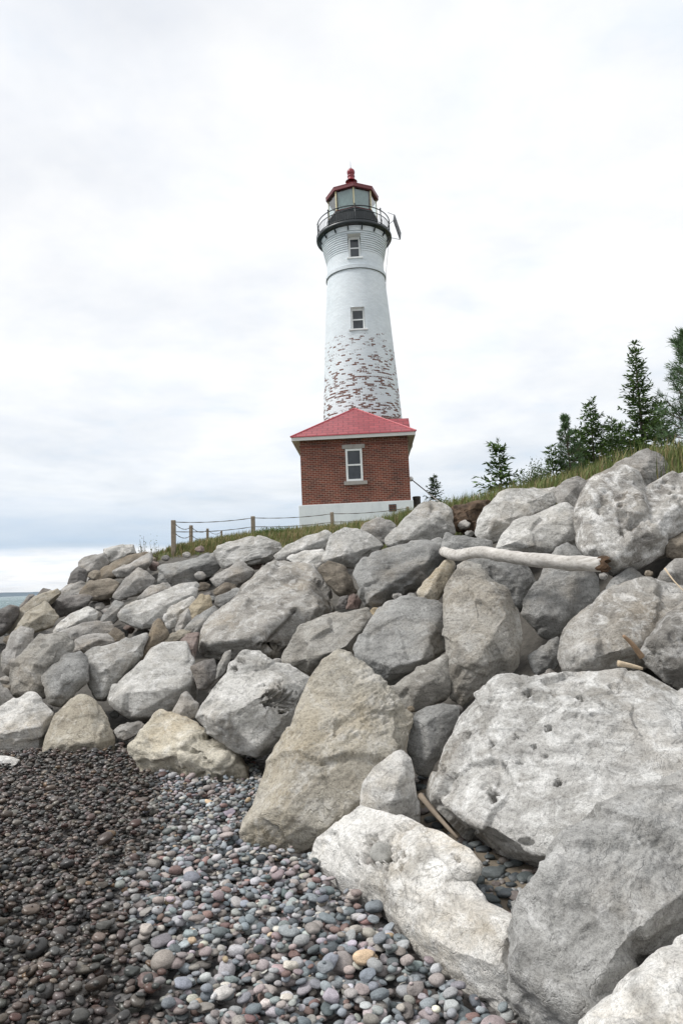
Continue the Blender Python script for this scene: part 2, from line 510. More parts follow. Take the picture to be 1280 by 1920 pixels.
o = link('lake_water', np_mesh('lake_water', WV, WQ), wat); tag(o, kind='structure')
# far shore; the blue of distance haze is put into its base colour
hm = simple_mat('haze_tinted_wooded_shore', (0.035, 0.075, 0.11), 0.95, 0.2, 0.002)
hv = []; hx = np.linspace(-9000, 1200, 160)
prof = 34 + 22 * fbm(np.stack([hx * 0.0011, hx * 0, hx * 0], -1), 5, 4)
prof = np.clip(prof, 6, 80) * np.clip((hx + 9000) / 600, 0.2, 1)
HV = np.concatenate([np.stack([hx, np.full_like(hx, 6200), np.full_like(hx, -1.0)], -1), np.stack([hx, np.full_like(hx, 6700), prof], -1), np.stack([hx, np.full_like(hx, 7600), np.full_like(hx, -1.0)], -1)])
n = len(hx); idx = np.arange(3 * n).reshape(3, n)
HQ = np.stack([idx[:-1, :-1], idx[:-1, 1:], idx[1:, 1:], idx[1:, :-1]], -1).reshape(-1, 4)
o = link('far_hills', np_mesh('far_hills', HV, HQ), hm); tag(o, kind='structure')

# ------------------------------------------------------------------ boulders
GROUP_B = 'boulders of the stone embankment'
def hull_planes(P):
    bm = bmesh.new()
    for p in P: bm.verts.new(p)
    bmesh.ops.convex_hull(bm, input=bm.verts)
    c = P.mean(0)
    nn = []; dd = []
    for f in bm.faces:
        f.normal_update()
        n = np.array(f.normal); 
        if np.linalg.norm(n) < 0.5: continue
        d = n @ (np.array(f.verts[0].co) - c)
        if d < 0: n = -n; d = -d
        nn.append(n); dd.append(d)
    bm.free()
    return np.array(nn), np.array(dd)
ALL_ROCKS = []
def rock(label, mat, parts, Y=None, gx=0.0, k=0.45, thick=0.85, lvl=None, rough=1.0, pits=0.0, pit_list=(), smooth=2, seed=None, name='boulder', cat='boulder', group=GROUP_B, sink=0.0, fscale=1.0, chip=1.0, foot=False):
    if isinstance(parts, tuple): parts = [parts]
    if seed is None: seed = len(ALL_ROCKS) * 13 + 5
    rg = np.random.default_rng(seed)
    allp = np.array([p[:2] for o_, f_ in parts for p in o_], dtype=float)
    xc, yc = (allp.max(0) + allp.min(0)) / 2
    w_px, h_px = allp.max(0) - allp.min(0)
    if Y is None:
        hit = slope_hit(xc, yc + 0.22 * h_px)
        Y = hit.y if hit else 12.0
    m_px = Y / 1280.0
    S = math.sqrt(w_px * h_px) * m_px * 0.9
    T = thick * min(max(w_px, h_px) * 0.8, math.sqrt(w_px * h_px)) * m_px
    hulls = []; cents = []
    for outl, front in parts:
        P = []
        op = np.array([p[:2] for p in outl], dtype=float)
        oc = op.mean(0)
        def depth(x, y): return Y + gx * (x - xc) * m_px + k * (yc - y) * m_px
        for x, y in op: P.append(at(x, y, depth(x, y)))
        if not front:
            i0 = rg.integers(0, 3)
            for i in range(i0, len(op), 3):
                q = oc + (op[i] - oc) * rg.uniform(0.45, 0.8)
                front = list(front) + [(q[0], q[1], rg.uniform(0.16, 0.34))]
        for x, y, f in front: P.append(at(x, y, depth(x, y) - f * S * 1.25 * fscale))
        for x, y in oc + (op - oc) * 0.78:
            q = at(x, y, depth(x, y) + T * rg.uniform(0.75, 1.1)); q[2] -= 0.1 * T
            P.append(q)
        if foot:
            for x, y in op[op[:, 1] > op[:, 1].min() + 0.72 * (op[:, 1].max() - op[:, 1].min())]:
                q = at(x, y, depth(x, y)); q[2] -= 0.22; q[1] += 0.05; P.append(q)
        P = np.array(P)
        hulls.append(P); cents.append(P.mean(0))
    C = np.mean(cents, 0)
    big = max(w_px, h_px)
    if lvl is None: lvl = 7 if big > 330 else 6 if big > 120 else 5
    U, Tr, nb = ico(lvl)
    allP = np.concatenate(hulls)
    cov = np.cov((allP - C).T)
    ev, ew = np.linalg.eigh(cov)
    if np.linalg.det(ew) < 0: ew[:, 0] *= -1
    st = np.sqrt(np.maximum(ev, 1e-6)); st = st / st.max()
    st = np.maximum(st, 0.35)
    D = (U * st) @ ew.T
    D /= np.linalg.norm(D, axis=1, keepdims=True)
    R = np.zeros(len(D))
    for P in hulls:
        nn, dd = hull_planes(P)
        c0 = P.mean(0)
        d = dd - nn @ (C - c0)                  # plane offsets measured from the common centre
        d = np.maximum(d, 0.02)
        # worn corners
        nchip = int(6 * chip)
        q = rg.normal(size=(nchip, 3)); q /= np.linalg.norm(q, axis=1, keepdims=True)
        sup = ((P - C) @ q.T).max(0) * rg.uniform(0.93, 0.985, nchip)
        nn = np.concatenate([nn, q]); d = np.concatenate([d, sup])
        rr = np.full(len(D), 1e9)
        for n_, d_ in zip(nn, d):
            s = D @ n_
            rr = np.where(s > 1e-4, np.minimum(rr, d_ / np.maximum(s, 1e-4)), rr)
        R = np.maximum(R, rr)
    V = C + D * R[:, None]
    for _ in range(max(1, lvl - 5)):
        V = 0.55 * V + 0.45 * V[nb].mean(1)
    nrm = vert_normals(V, Tr)
    # broken, chipped relief: planes of fracture around random seeds, then fractal roughness
    ns = 34
    si = rg.integers(0, len(V), ns)
    g = rg.normal(size=(ns, 3)) * 0.12
    wob = np.stack([fbm(V * (3.0 / S) + 9 * j, seed + j, 3) for j in range(3)], -1) * 0.08 * S
    best = np.full(len(V), 1e9); off = np.zeros(len(V))
    for i in range(ns):
        dv = V + wob - V[si[i]]
        ds = np.einsum('ij,ij->i', dv, dv)
        val = np.clip(dv @ g[i], -0.030 * S, 0.030 * S) + rg.normal() * 0.006 * S
        upd = ds < best
        best = np.where(upd, ds, best); off = np.where(upd, val, off)
    off = 0.6 * off + 0.4 * off[nb].mean(1)
    dsp = off * 0.95 * rough
    Q = V + rg.uniform(-50, 50, 3)
    dsp += rough * 0.012 * S * fbm(Q * (1.5 / S), seed, 3)
    bed = Q @ np.array([[0.80, 0.36, -0.48], [-0.27, 0.93, 0.25], [0.54, -0.07, 0.84]])
    mod = np.clip(0.55 + 1.3 * vnoise(Q * (1.9 / S), seed + 40), 0.12, 1.3)
    dsp += rough * mod * min(0.018, 0.018 * S) * fbm(bed * np.array([5.0, 5.0, 14.0]), seed + 3, 5, 0.62, ridged=True)
    if pits:
        pn = fbm(Q * 11.0, seed + 8, 2)
        dsp -= pits * 0.05 * np.clip((pn - 0.24) / 0.2, 0, 1) * np.clip(0.4 + 2.0 * vnoise(Q * 2.2, seed + 9), 0, 1)
    V2 = V + nrm * dsp[:, None]
    if len(pit_list):
        pr = project(V2); face = np.einsum('ij,ij->i', nrm, CAM_POS - V2) > 0
        for (x, y, rx, ry, dp) in pit_list:
            near_ = (np.abs(pr[:, 0] - x) < 3 * rx + 8) & (np.abs(pr[:, 1] - y) < 3 * ry + 8)
            wx_ = np.zeros(len(V2)); wy_ = np.zeros(len(V2))
            wx_[near_] = fbm(V2[near_] * 34.0, 77, 2); wy_[near_] = fbm(V2[near_] * 34.0 + 9, 78, 2)
            q = ((pr[:, 0] - x) / rx + 1.3 * wx_) ** 2 + ((pr[:, 1] - y) / ry + 1.3 * wy_) ** 2
            V2 = V2 - nrm * (face * np.clip(1 - q, 0, 1) ** 0.7 * dp * 2.2)[:, None]
    base = np.array([V2[:, 0].mean(), V2[:, 1].mean(), V2[:, 2].min()])
    V2[:, 2] -= sink
    me = np_mesh(name, V2 - base, Tr)
    o = link(name, me, RM[mat])
    o.location = base
    tag(o, label, cat, group)
    ALL_ROCKS.append((o, V2.min(0), V2.max(0)))
    return o

# --- the nearest rocks, at the foot on the right
rock('huge pitted pale grey boulder sloping up on the right foreground', 'pale',
     ([(797, 1480), (858, 1339), (895, 1307), (936, 1275), (1017, 1268), (1121, 1261), (1153, 1254), (1198, 1252), (1240, 1275), (1300, 1310), (1420, 1390), (1420, 1540), (1200, 1620), (1020, 1632), (960, 1617), (920, 1600), (880, 1567), (835, 1542), (800, 1515)],
      [(818, 1500, .10), (905, 1548, .24), (1010, 1602, .28), (1130, 1560, .30), (880, 1350, .06), (990, 1310, .10), (1140, 1330, .14), (1280, 1420, .20), (1330, 1540, .25)]),
     Y=3.75, gx=-0.25, k=0.55, thick=0.6, lvl=8, pits=0.6, rough=0.8,
     pit_list=[(1048, 1467, 11, 9, .05), (925, 1491, 9, 11, .035), (884, 1560, 12, 7, .03), (1028, 1365, 7, 6, .03), (990, 1300, 10, 7, .03), (922, 1395, 6, 9, .035), (968, 1382, 7, 6, .03), (878, 1380, 6, 6, .03), (922, 1494, 7, 9, .03), (848, 1456, 11, 6, .03), (972, 1430, 7, 6, .03), (945, 1432, 6, 6, .03), (918, 1490, 6, 9, .03), (830, 1442, 6, 9, .03), (1020, 1417, 5, 5, .025), (1002, 1400, 6, 5, .025), (1090, 1310, 9, 6, .03), (985, 1578, 12, 7, .02)])
rock('massive smooth grey boulder leaning at the lower right edge', 'slab',
     ([(1050, 1560), (1090, 1530), (1150, 1500), (1200, 1472), (1290, 1440), (1450, 1420), (1480, 1640), (1350, 1720), (1280, 1760), (1200, 1805), (1165, 1840), (1150, 1875), (1110, 1905), (1080, 1916), (1040, 1895), (990, 1868), (950, 1845), (942, 1825), (950, 1770), (966, 1722), (1010, 1650), (1030, 1600)],
      [(985, 1740, .10), (1060, 1600, .10), (975, 1830, .14), (1085, 1890, .20), (1190, 1530, .12), (1180, 1760, .26), (1320, 1640, .22), (1085, 1720, .20)]),
     Y=2.62, k=0.42, thick=0.5, lvl=7, rough=1.5, foot=True)
rock('whitish furrowed boulder cut off by the bottom right corner', 'white',
     ([(1085, 1925), (1130, 1880), (1165, 1850), (1190, 1822), (1240, 1780), (1290, 1745), (1400, 1700), (1450, 1800), (1450, 2050), (1250, 2080), (1100, 2010)],
      [(1200, 1860, .16), (1280, 1800, .12), (1180, 1960, .25), (1350, 1900, .3)]), Y=2.0, k=0.6, thick=0.6, lvl=6, rough=1.1)
rock('long white boulder with a cobble in its hollow, beside the shingle', 'white',
     [([(575, 1602), (590, 1570), (640, 1525), (670, 1512), (720, 1518), (760, 1530), (830, 1560), (880, 1592), (903, 1622), (880, 1650), (840, 1700), (760, 1750), (700, 1705), (640, 1665), (600, 1645), (578, 1622)],
       [(640, 1580, .12), (700, 1640, .22), (780, 1600, .12), (850, 1635, .14), (620, 1630, .10), (780, 1690, .25)]),
      ([(650, 1600), (720, 1590), (800, 1640), (860, 1665), (905, 1690), (935, 1705), (985, 1738), (990, 1770), (985, 1815), (965, 1848), (943, 1846), (900, 1832), (860, 1820), (800, 1782), (740, 1745), (690, 1700), (640, 1660)],
       [(700, 1650, .20), (780, 1680, .22), (860, 1725, .22), (930, 1760, .16), (840, 1780, .22), (920, 1810, .16)]),
      ([(660, 1560), (800, 1572), (872, 1640), (922, 1702), (935, 1800), (820, 1785), (690, 1698), (620, 1640)], [(720, 1640, .22), (820, 1690, .24), (880, 1750, .2), (800, 1620, .14)])],
     Y=3.18, gx=-1.05, k=0.62, thick=0.42, lvl=7, rough=0.7, foot=True,
     pit_list=[(712, 1600, 34, 26, .045), (757, 1553, 14, 8, .05), (695, 1575, 12, 10, .03), (855, 1608, 10, 8, .03)])
rock('tall triangular tan boulder standing on the shingle in the middle', 'beige',
     ([(450, 1553), (470, 1510), (497, 1460), (522, 1418), (545, 1368), (556, 1328), (582, 1285), (610, 1242), (633, 1226), (652, 1232), (690, 1265), (730, 1298), (780, 1340), (764, 1360), (757, 1400), (755, 1450), (720, 1510), (675, 1550), (560, 1565), (480, 1565)],
      [(618, 1262, .05), (592, 1330, .12), (570, 1410, .20), (520, 1510, .22), (690, 1310, .08), (640, 1400, .20), (700, 1480, .20), (610, 1550, .24), (745, 1375, .06)]),
     Y=4.45, k=0.5, thick=0.6, lvl=7, rough=1.1, foot=True)
rock('small whitish egg-shaped boulder in front of the tan triangular one', 'white',
     ([(674, 1512), (680, 1470), (700, 1440), (730, 1412), (755, 1404), (772, 1420), (780, 1470), (784, 1520), (770, 1540), (720, 1545), (682, 1535)],
      [(752, 1435, .14), (735, 1500, .28), (695, 1500, .12), (768, 1500, .14)]), Y=3.85, k=0.35, rough=0.7, foot=True)
rock('rounded blue-grey boulder wedged between tan triangle and pitted giant', 'blue',
     ([(759, 1365), (775, 1340), (800, 1325), (830, 1317), (862, 1325), (860, 1350), (840, 1385), (825, 1420), (800, 1457), (778, 1452), (770, 1412), (757, 1388)],
      [(800, 1358, .25), (805, 1415, .25)]), Y=4.6, rough=0.7)
# --- middle
rock('large rounded grey boulder with a dark cavity, left of the tan triangle', 'light',
     [([(362, 1346), (385, 1308), (422, 1263), (470, 1245), (515, 1245), (543, 1241), (581, 1270), (565, 1304), (552, 1346), (546, 1368), (519, 1401), (484, 1420), (443, 1411), (409, 1385), (381, 1367)],
       [(378, 1338, .12), (409, 1347, .26), (453, 1326, .32), (498, 1297, .28), (534, 1266, .12), (484, 1403, .16), (540, 1340, .16)]),
      ([(422, 1270), (428, 1243), (453, 1217), (488, 1221), (515, 1242), (520, 1290), (470, 1330), (430, 1310)], [(455, 1240, .10), (490, 1245, .10)])],
     Y=5.6, k=0.55, lvl=7, rough=0.8, pits=0.4, pit_list=[(520, 1308, 26, 16, .09), (540, 1322, 14, 16, .07), (452, 1238, 7, 6, .04), (440, 1254, 7, 6, .04)])
rock('rough cream-coloured boulder lying at the edge of the shingle', 'cream',
     ([(242, 1398), (260, 1370), (285, 1340), (305, 1325), (322, 1333), (345, 1355), (365, 1358), (400, 1385), (430, 1405), (455, 1425), (468, 1442), (440, 1450), (400, 1450), (340, 1438), (300, 1432), (260, 1426)],
      [(278, 1378, .12), (345, 1392, .26), (425, 1425, .2), (300, 1415, .2)]), Y=5.75, gx=-0.35, k=0.6, rough=1.7, pits=1.0, lvl=6, foot=True)
rock('light block with a stepped flat top and dark undercut front', 'light',
     [([(198, 1310), (210, 1285), (235, 1262), (262, 1240), (300, 1222), (362, 1236), (366, 1280), (373, 1306), (345, 1328), (262, 1354), (245, 1351), (222, 1332), (204, 1320)],
       [(204, 1311, .08), (240, 1297, .26), (340, 1290, .32), (364, 1277, .16), (250, 1343, .10), (335, 1322, .12)]),
      ([(262, 1245), (283, 1216), (305, 1204), (350, 1202), (361, 1235), (350, 1290), (270, 1300)], [(285, 1240, .08), (350, 1240, .08)])],
     Y=7.3, k=0.75, rough=0.8, lvl=6)
rock('small grey angular stone propped against the stepped light block', 'grey',
     ([(318, 1342), (340, 1300), (350, 1297), (373, 1320), (366, 1345), (345, 1357), (325, 1354)], [(345, 1325, .25), (335, 1345, .2)]), Y=6.1)
rock('low flat grey slab at the shingle edge under the stepped block', 'grey',
     ([(211, 1370), (225, 1358), (260, 1352), (274, 1358), (258, 1377), (235, 1390), (220, 1384)], [(235, 1370, .15)]), Y=6.7)
rock('tan pyramid boulder standing on the shingle at the left', 'tan',
     ([(75, 1412), (85, 1380), (105, 1337), (130, 1311), (150, 1301), (166, 1303), (190, 1320), (205, 1345), (216, 1385), (190, 1405), (130, 1412)],
      [(166, 1330, .18), (178, 1392, .28), (138, 1340, .14), (100, 1398, .16)]), Y=6.75, rough=0.9, lvl=6, foot=True)
rock('whitish block with a sharp top edge at the left frame edge', 'white',
     ([(-60, 1350), (0, 1325), (52, 1298), (66, 1300), (99, 1336), (82, 1372), (70, 1396), (0, 1404), (-60, 1404)],
      [(30, 1352, .16), (76, 1362, .2), (0, 1378, .25), (60, 1318, .1)]), Y=6.9, rough=0.8, foot=True)
rock('low white slab half buried in shingle at the left edge', 'white',
     ([(-40, 1419), (0, 1416), (20, 1420), (38, 1425), (30, 1436), (10, 1441), (-40, 1444)], [(0, 1428, .15)]), Y=6.2, k=1.0)
rock('tall grey boulder with a notched top near the left edge', 'warm',
     ([(15, 1270), (20, 1248), (55, 1210), (75, 1188), (100, 1184), (130, 1187), (138, 1210), (116, 1250), (92, 1290), (86, 1312), (65, 1307), (30, 1310), (17, 1292)],
      [(95, 1212, .2), (58, 1255, .24), (70, 1295, .15)]), Y=7.6, rough=1.1)
rock('narrow grey boulder behind the tall notched one at left', 'grey',
     ([(0, 1250), (4, 1225), (20, 1190), (40, 1171), (63, 1180), (66, 1215), (40, 1260), (15, 1268)], [(35, 1200, .2), (25, 1240, .2)]), Y=8.2)
rock('grey wedge boulder overhanging a dark gap beside the tan pyramid', 'blue',
     ([(74, 1268), (95, 1245), (130, 1225), (152, 1217), (162, 1235), (168, 1275), (150, 1292), (115, 1327), (92, 1320), (88, 1300), (80, 1285)], [(122, 1262, .26), (155, 1268, .2), (105, 1310, .15)]), Y=7.4)
rock('pale-topped grey block right of the overhanging wedge', 'light',
     ([(152, 1232), (165, 1220), (190, 1218), (250, 1195), (279, 1186), (276, 1202), (262, 1237), (240, 1257), (225, 1272), (206, 1302), (195, 1315), (180, 1311), (165, 1277)],
      [(166, 1246, .14), (215, 1240, .24), (252, 1226, .18), (190, 1300, .12)]), Y=7.7, k=0.7)
rock('dark slanting shard standing above the stepped light block', 'brown',
     ([(254, 1247), (262, 1225), (279, 1190), (288, 1168), (299, 1160), (319, 1190), (300, 1208), (277, 1224), (264, 1243)], [(285, 1200, .2)]), Y=8.0)
rock('smooth grey stone at the left edge low beside the whitish block', 'grey',
     ([(-40, 1262), (0, 1279), (28, 1309), (20, 1320), (0, 1328), (-40, 1335)], [(0, 1305, .25)]), Y=7.3)
rock('small grey block in a gap right of the stepped light block', 'dark',
     ([(356, 1250), (375, 1239), (402, 1234), (409, 1250), (403, 1275), (388, 1293), (372, 1295), (364, 1268)], [(380, 1255, .25), (390, 1275, .22)]), Y=7.0)
rock('thin upright grey shard beside the boulder with the cavity', 'blue',
     ([(404, 1275), (409, 1246), (422, 1222), (434, 1217), (432, 1236), (420, 1264)], [(418, 1245, .15)]), Y=6.7)
# --- second tier
rock('huge slanting grey boulder filling the centre of the slope', 'speck',
     ([(362, 1211), (375, 1175), (400, 1150), (425, 1133), (458, 1098), (490, 1065), (510, 1052), (530, 1046), (560, 1058), (590, 1062), (600, 1076), (612, 1100), (634, 1140), (628, 1150), (580, 1158), (545, 1200), (525, 1230), (488, 1223), (426, 1224), (374, 1236)],
      [(592, 1082, .05), (575, 1108, .16), (600, 1138, .14), (545, 1150, .22), (440, 1150, .14), (480, 1195, .24), (395, 1205, .20), (535, 1062, .05)]),
     k=0.9, thick=0.6, lvl=6, rough=0.9, pits=0.5, pit_list=[(552, 1146, 6, 5, .08), (505, 1212, 20, 8, .09)])
rock('grey boulder directly above the tan triangle tip', 'warm',
     ([(528, 1243), (540, 1208), (560, 1170), (600, 1150), (660, 1143), (690, 1139), (702, 1150), (690, 1172), (670, 1192), (661, 1227), (640, 1230), (600, 1257), (580, 1266), (558, 1257), (540, 1243)],
      [(570, 1200, .15), (640, 1165, .1), (610, 1230, .28), (650, 1212, .22)]), Y=6.9)
rock('small rusty tan stone above the broad flat-faced boulder', 'ochre',
     ([(680, 1177), (685, 1150), (700, 1139), (722, 1139), (712, 1160), (695, 1182)], [(698, 1158, .2)]), Y=7.6)
rock('broad flat-faced grey boulder right of the tan triangle tip', 'blue',
     ([(663, 1217), (690, 1170), (720, 1125), (755, 1116), (820, 1128), (834, 1140), (840, 1180), (845, 1215), (815, 1242), (780, 1260), (735, 1274), (722, 1289), (700, 1272), (668, 1237)],
      [(733, 1160, .12), (694, 1238, .18), (735, 1252, .28), (790, 1238, .28), (818, 1165, .12)]), Y=5.9, lvl=6, rough=1.0)
rock('low grey boulder under the broad flat-faced one, beside the tan triangle', 'warm',
     ([(726, 1292), (760, 1264), (800, 1250), (838, 1225), (846, 1260), (842, 1310), (820, 1320), (780, 1327), (765, 1337), (745, 1320)], [(790, 1285, .25), (825, 1270, .15)]), Y=5.2)
rock('tall oval grey boulder standing upright below the driftwood log', 'warm',
     ([(829, 1131), (832, 1095), (850, 1067), (872, 1053), (900, 1058), (925, 1085), (947, 1104), (968, 1140), (980, 1199), (975, 1235), (963, 1263), (917, 1287), (885, 1305), (863, 1322), (840, 1308), (840, 1267), (845, 1208)],
      [(857, 1120, .12), (905, 1090, .12), (950, 1150, .24), (962, 1230, .16), (885, 1255, .28), (855, 1190, .16)]), Y=5.4, k=0.4, lvl=7, rough=0.9)
rock('grey boulder tucked behind the tall oval one, right of its top', 'blue',
     ([(868, 1054), (885, 1040), (915, 1034), (960, 1043), (990, 1066), (1005, 1090), (990, 1125), (972, 1150), (930, 1110)], [(940, 1065, .2), (970, 1090, .2)]), Y=6.3)
rock('thin tan slab leaning against the left of the oval boulder', 'tan',
     ([(778, 1114), (795, 1090), (830, 1054), (846, 1043), (856, 1055), (840, 1085), (826, 1115), (816, 1132), (790, 1130)], [(815, 1085, .12), (800, 1115, .15)]), Y=6.4)
rock('cracked blue-grey boulder carrying the right half of the driftwood log', 'blue',
     ([(971, 1152), (985, 1120), (1010, 1085), (1035, 1042), (1047, 1024), (1062, 1015), (1082, 1025), (1106, 1050), (1123, 1085), (1125, 1115), (1110, 1147), (1080, 1167), (1060, 1182), (1045, 1202), (1020, 1197), (1000, 1182), (980, 1163)],
      [(1035, 1090, .18), (1078, 1080, .2), (1008, 1148, .22), (1055, 1160, .24), (1060, 1040, .06)]), Y=6.0, lvl=6, rough=0.8)
rock('small dark angular block in the black gap beside the oval boulder', 'blue',
     ([(987, 1231), (1030, 1200), (1046, 1194), (1051, 1215), (1046, 1247), (1030, 1260), (1005, 1267), (994, 1252)], [(1022, 1226, .25), (1035, 1240, .2)]), Y=5.3)
rock('little dark stone at the rear rim of the pitted giant', 'dark',
     ([(1008, 1268), (1030, 1254), (1046, 1262), (1054, 1278), (1015, 1282)], [(1030, 1268, .2)]), Y=4.9)
rock('broad speckled grey boulder above the pitted giant at right', 'speck',
     ([(1046, 1212), (1055, 1180), (1085, 1150), (1120, 1125), (1150, 1100), (1210, 1087), (1270, 1095), (1340, 1115), (1340, 1220), (1250, 1230), (1210, 1240), (1165, 1250), (1120, 1265), (1070, 1273), (1052, 1257), (1044, 1232)],
      [(1100, 1165, .14), (1185, 1150, .2), (1100, 1238, .24), (1180, 1215, .24), (1260, 1160, .2)]), Y=5.0, k=0.6, lvl=6, rough=1.0, pits=0.4)
rock('speckled grey boulder cut off by the right edge above the giant', 'speck',
     ([(1195, 1228), (1215, 1195), (1250, 1150), (1290, 1120), (1370, 1100), (1370, 1290), (1280, 1297), (1245, 1265), (1215, 1252)], [(1240, 1190, .24), (1275, 1245, .26), (1310, 1160, .2)]), Y=4.55, pits=0.4, lvl=6)
rock('small tilted slab in the dark hollow under the great pitted block', 'blue',
     ([(1120, 1118), (1150, 1085), (1175, 1062), (1190, 1067), (1218, 1086), (1200, 1096), (1160, 1110), (1135, 1124)], [(1185, 1076, .15), (1150, 1103, .18)]), Y=6.0)
rock('flat grey stone at the right edge below the dark hollow', 'grey',
     ([(1228, 1092), (1245, 1062), (1264, 1047), (1330, 1040), (1330, 1100), (1270, 1104)], [(1260, 1075, .2)]), Y=5.7)
rock('rounded brownish stone at the right edge under the pitted block', 'brown',
     ([(1247, 1027), (1256, 1010), (1285, 993), (1330, 995), (1330, 1050), (1266, 1050), (1250, 1042)], [(1275, 1022, .25)]), Y=6.1)
rock('great white-streaked pitted block at the top right of the slope', 'streak',
     [([(1083, 1002), (1085, 960), (1095, 925), (1112, 903), (1140, 884), (1170, 876), (1187, 886), (1210, 915), (1250, 980), (1245, 1040), (1200, 1062), (1150, 1077), (1130, 1062), (1105, 1047), (1090, 1027)],
       [(1160, 918, .08), (1200, 940, .16), (1230, 1000, .2), (1180, 1015, .26), (1108, 960, .12), (1108, 1028, .18), (1165, 1055, .2)]),
      ([(1150, 960), (1210, 915), (1235, 900), (1262, 884), (1290, 877), (1350, 900), (1350, 985), (1278, 998), (1250, 1017), (1200, 1050), (1160, 1030)], [(1245, 965, .2), (1280, 930, .12), (1210, 1010, .22)])],
     Y=6.3, k=0.35, lvl=6, rough=1.3, pits=1.6, thick=0.6)
rock('domed grey rock at the very top right, grass behind it', 'grey',
     ([(1095, 902), (1150, 879), (1175, 860), (1195, 846), (1215, 840), (1236, 852), (1259, 875), (1262, 890), (1240, 905), (1200, 915), (1130, 920)], [(1220, 862, .15), (1190, 885, .2)]), Y=7.9, rough=0.7)
rock('small lumpy grey rock left of the white-streaked pitted block', 'grey',
     ([(1038, 930), (1042, 914), (1060, 900), (1082, 891), (1099, 900), (1108, 922), (1092, 945), (1080, 960), (1050, 950)], [(1075, 915, .2), (1060, 930, .2)]), Y=7.6)
rock('long pale ribbed boulder below the grassy bank', 'light',
     ([(890, 1002), (895, 975), (906, 950), (930, 928), (955, 917), (1000, 917), (1040, 911), (1052, 930), (1035, 955), (1000, 975), (960, 1000), (935, 1015), (912, 1020), (898, 1012)],
      [(950, 943, .14), (922, 980, .2), (1010, 936, .12), (980, 965, .2)]), Y=8.2, lvl=6, rough=0.9)
rock('grey boulder with pale slanting top just above the log', 'light',
     ([(921, 1032), (935, 1005), (965, 978), (1000, 964), (1040, 945), (1066, 941), (1084, 955), (1087, 1000), (1084, 1024), (1050, 1044), (1030, 1050), (1000, 1048), (960, 1044), (930, 1042)],
      [(1042, 962, .1), (1010, 990, .24), (965, 1015, .26), (932, 1027, .12), (1062, 1000, .22), (1030, 1036, .2)]), Y=7.3, lvl=6, rough=0.7)
rock('flat blue-grey slab lying behind the thin end of the log', 'blue',
     ([(825, 1024), (836, 998), (870, 1004), (924, 1014), (924, 1042), (880, 1044), (830, 1042)], [(850, 1018, .12), (900, 1026, .12)]), Y=7.8)
rock('pale boulder with dark underside at the crest beside the soil bank', 'light',
     ([(717, 1012), (745, 985), (765, 965), (790, 945), (808, 936), (826, 940), (844, 955), (851, 985), (856, 1002), (835, 1012), (790, 1018), (750, 1027), (725, 1022)],
      [(738, 1003, .12), (790, 982, .26), (815, 984, .24), (760, 1012, .2)]), Y=9.3, lvl=6)
rock('layered blue-grey boulder below the pale crest boulder', 'blue',
     ([(661, 1077), (680, 1050), (705, 1031), (740, 1022), (790, 1013), (828, 1012), (834, 1030), (832, 1052), (805, 1092), (760, 1110), (740, 1116), (700, 1140), (685, 1134), (683, 1102), (668, 1092)],
      [(702, 1070, .16), (788, 1052, .24), (695, 1120, .18), (750, 1082, .26)]), Y=8.1, k=0.6, lvl=6, rough=1.1)
rock('round-topped grey boulder left of the layered blue-grey one', 'light',
     ([(603, 1052), (610, 1030), (618, 1006), (646, 990), (671, 990), (693, 1003), (719, 1022), (705, 1042), (676, 1066), (646, 1064), (615, 1058)], [(660, 1010, .16), (692, 1026, .2), (640, 1044, .26)]), Y=10.0, lvl=6)
rock('grey boulder under the house vent, behind the round-topped one', 'grey',
     ([(672, 995), (686, 978), (708, 970), (733, 975), (744, 984), (735, 1010), (719, 1020), (695, 1012)], [(710, 990, .22)]), Y=11.3)
rock('pale wedge boulder on the crest below the house corner', 'light',
     ([(512, 1042), (536, 1022), (580, 1007), (611, 992), (624, 1000), (614, 1024), (590, 1040), (540, 1052), (518, 1050)], [(590, 1010, .12), (560, 1030, .2), (612, 1010, .12)]), Y=12.4)
rock('whitish slab between the pale wedge and round-topped boulders', 'white',
     ([(534, 1046), (567, 1033), (605, 1028), (614, 1038), (603, 1055), (597, 1066), (567, 1068), (552, 1058)], [(588, 1044, .2)]), Y=10.6, k=0.8)
rock('brown angular boulder wedged right of the huge slanting one', 'brown',
     ([(596, 1066), (614, 1050), (646, 1063), (659, 1085), (670, 1108), (653, 1121), (636, 1118), (617, 1099), (604, 1083)], [(640, 1086, .24), (626, 1068, .14), (648, 1106, .18)]), Y=9.0)
rock('small dark reddish stone below the brown angular boulder', 'red',
     ([(648, 1143), (654, 1116), (664, 1112), (679, 1122), (673, 1142)], [(663, 1126, .2)]), Y=8.2)
rock('small dark stone left of the reddish one in the same pocket', 'dark',
     ([(629, 1138), (638, 1119), (653, 1115), (656, 1128), (648, 1142)], [(643, 1128, .2)]), Y=8.4)
rock('bluish slab along the upper left side of the huge slanting boulder', 'blue',
     ([(400, 1133), (405, 1119), (440, 1105), (480, 1092), (500, 1088), (480, 1110), (440, 1135), (413, 1142)], [(440, 1118, .12)]), Y=10.6)
rock('big pale boulder on the crest left of the fence mid post', 'light',
     ([(400, 1037), (405, 1022), (440, 1010), (470, 1002), (500, 1011), (526, 1017), (530, 1029), (510, 1050), (470, 1060), (435, 1069), (415, 1064), (410, 1047)], [(415, 1036, .14), (460, 1021, .16), (502, 1020, .12), (500, 1044, .2), (440, 1057, .22)]), Y=13.6, lvl=6)
rock('angular grey stone below the big pale crest boulder', 'grey',
     ([(390, 1085), (421, 1068), (442, 1060), (455, 1051), (479, 1069), (472, 1081), (445, 1100), (410, 1104)], [(450, 1072, .22), (425, 1084, .2)]), Y=12.0)
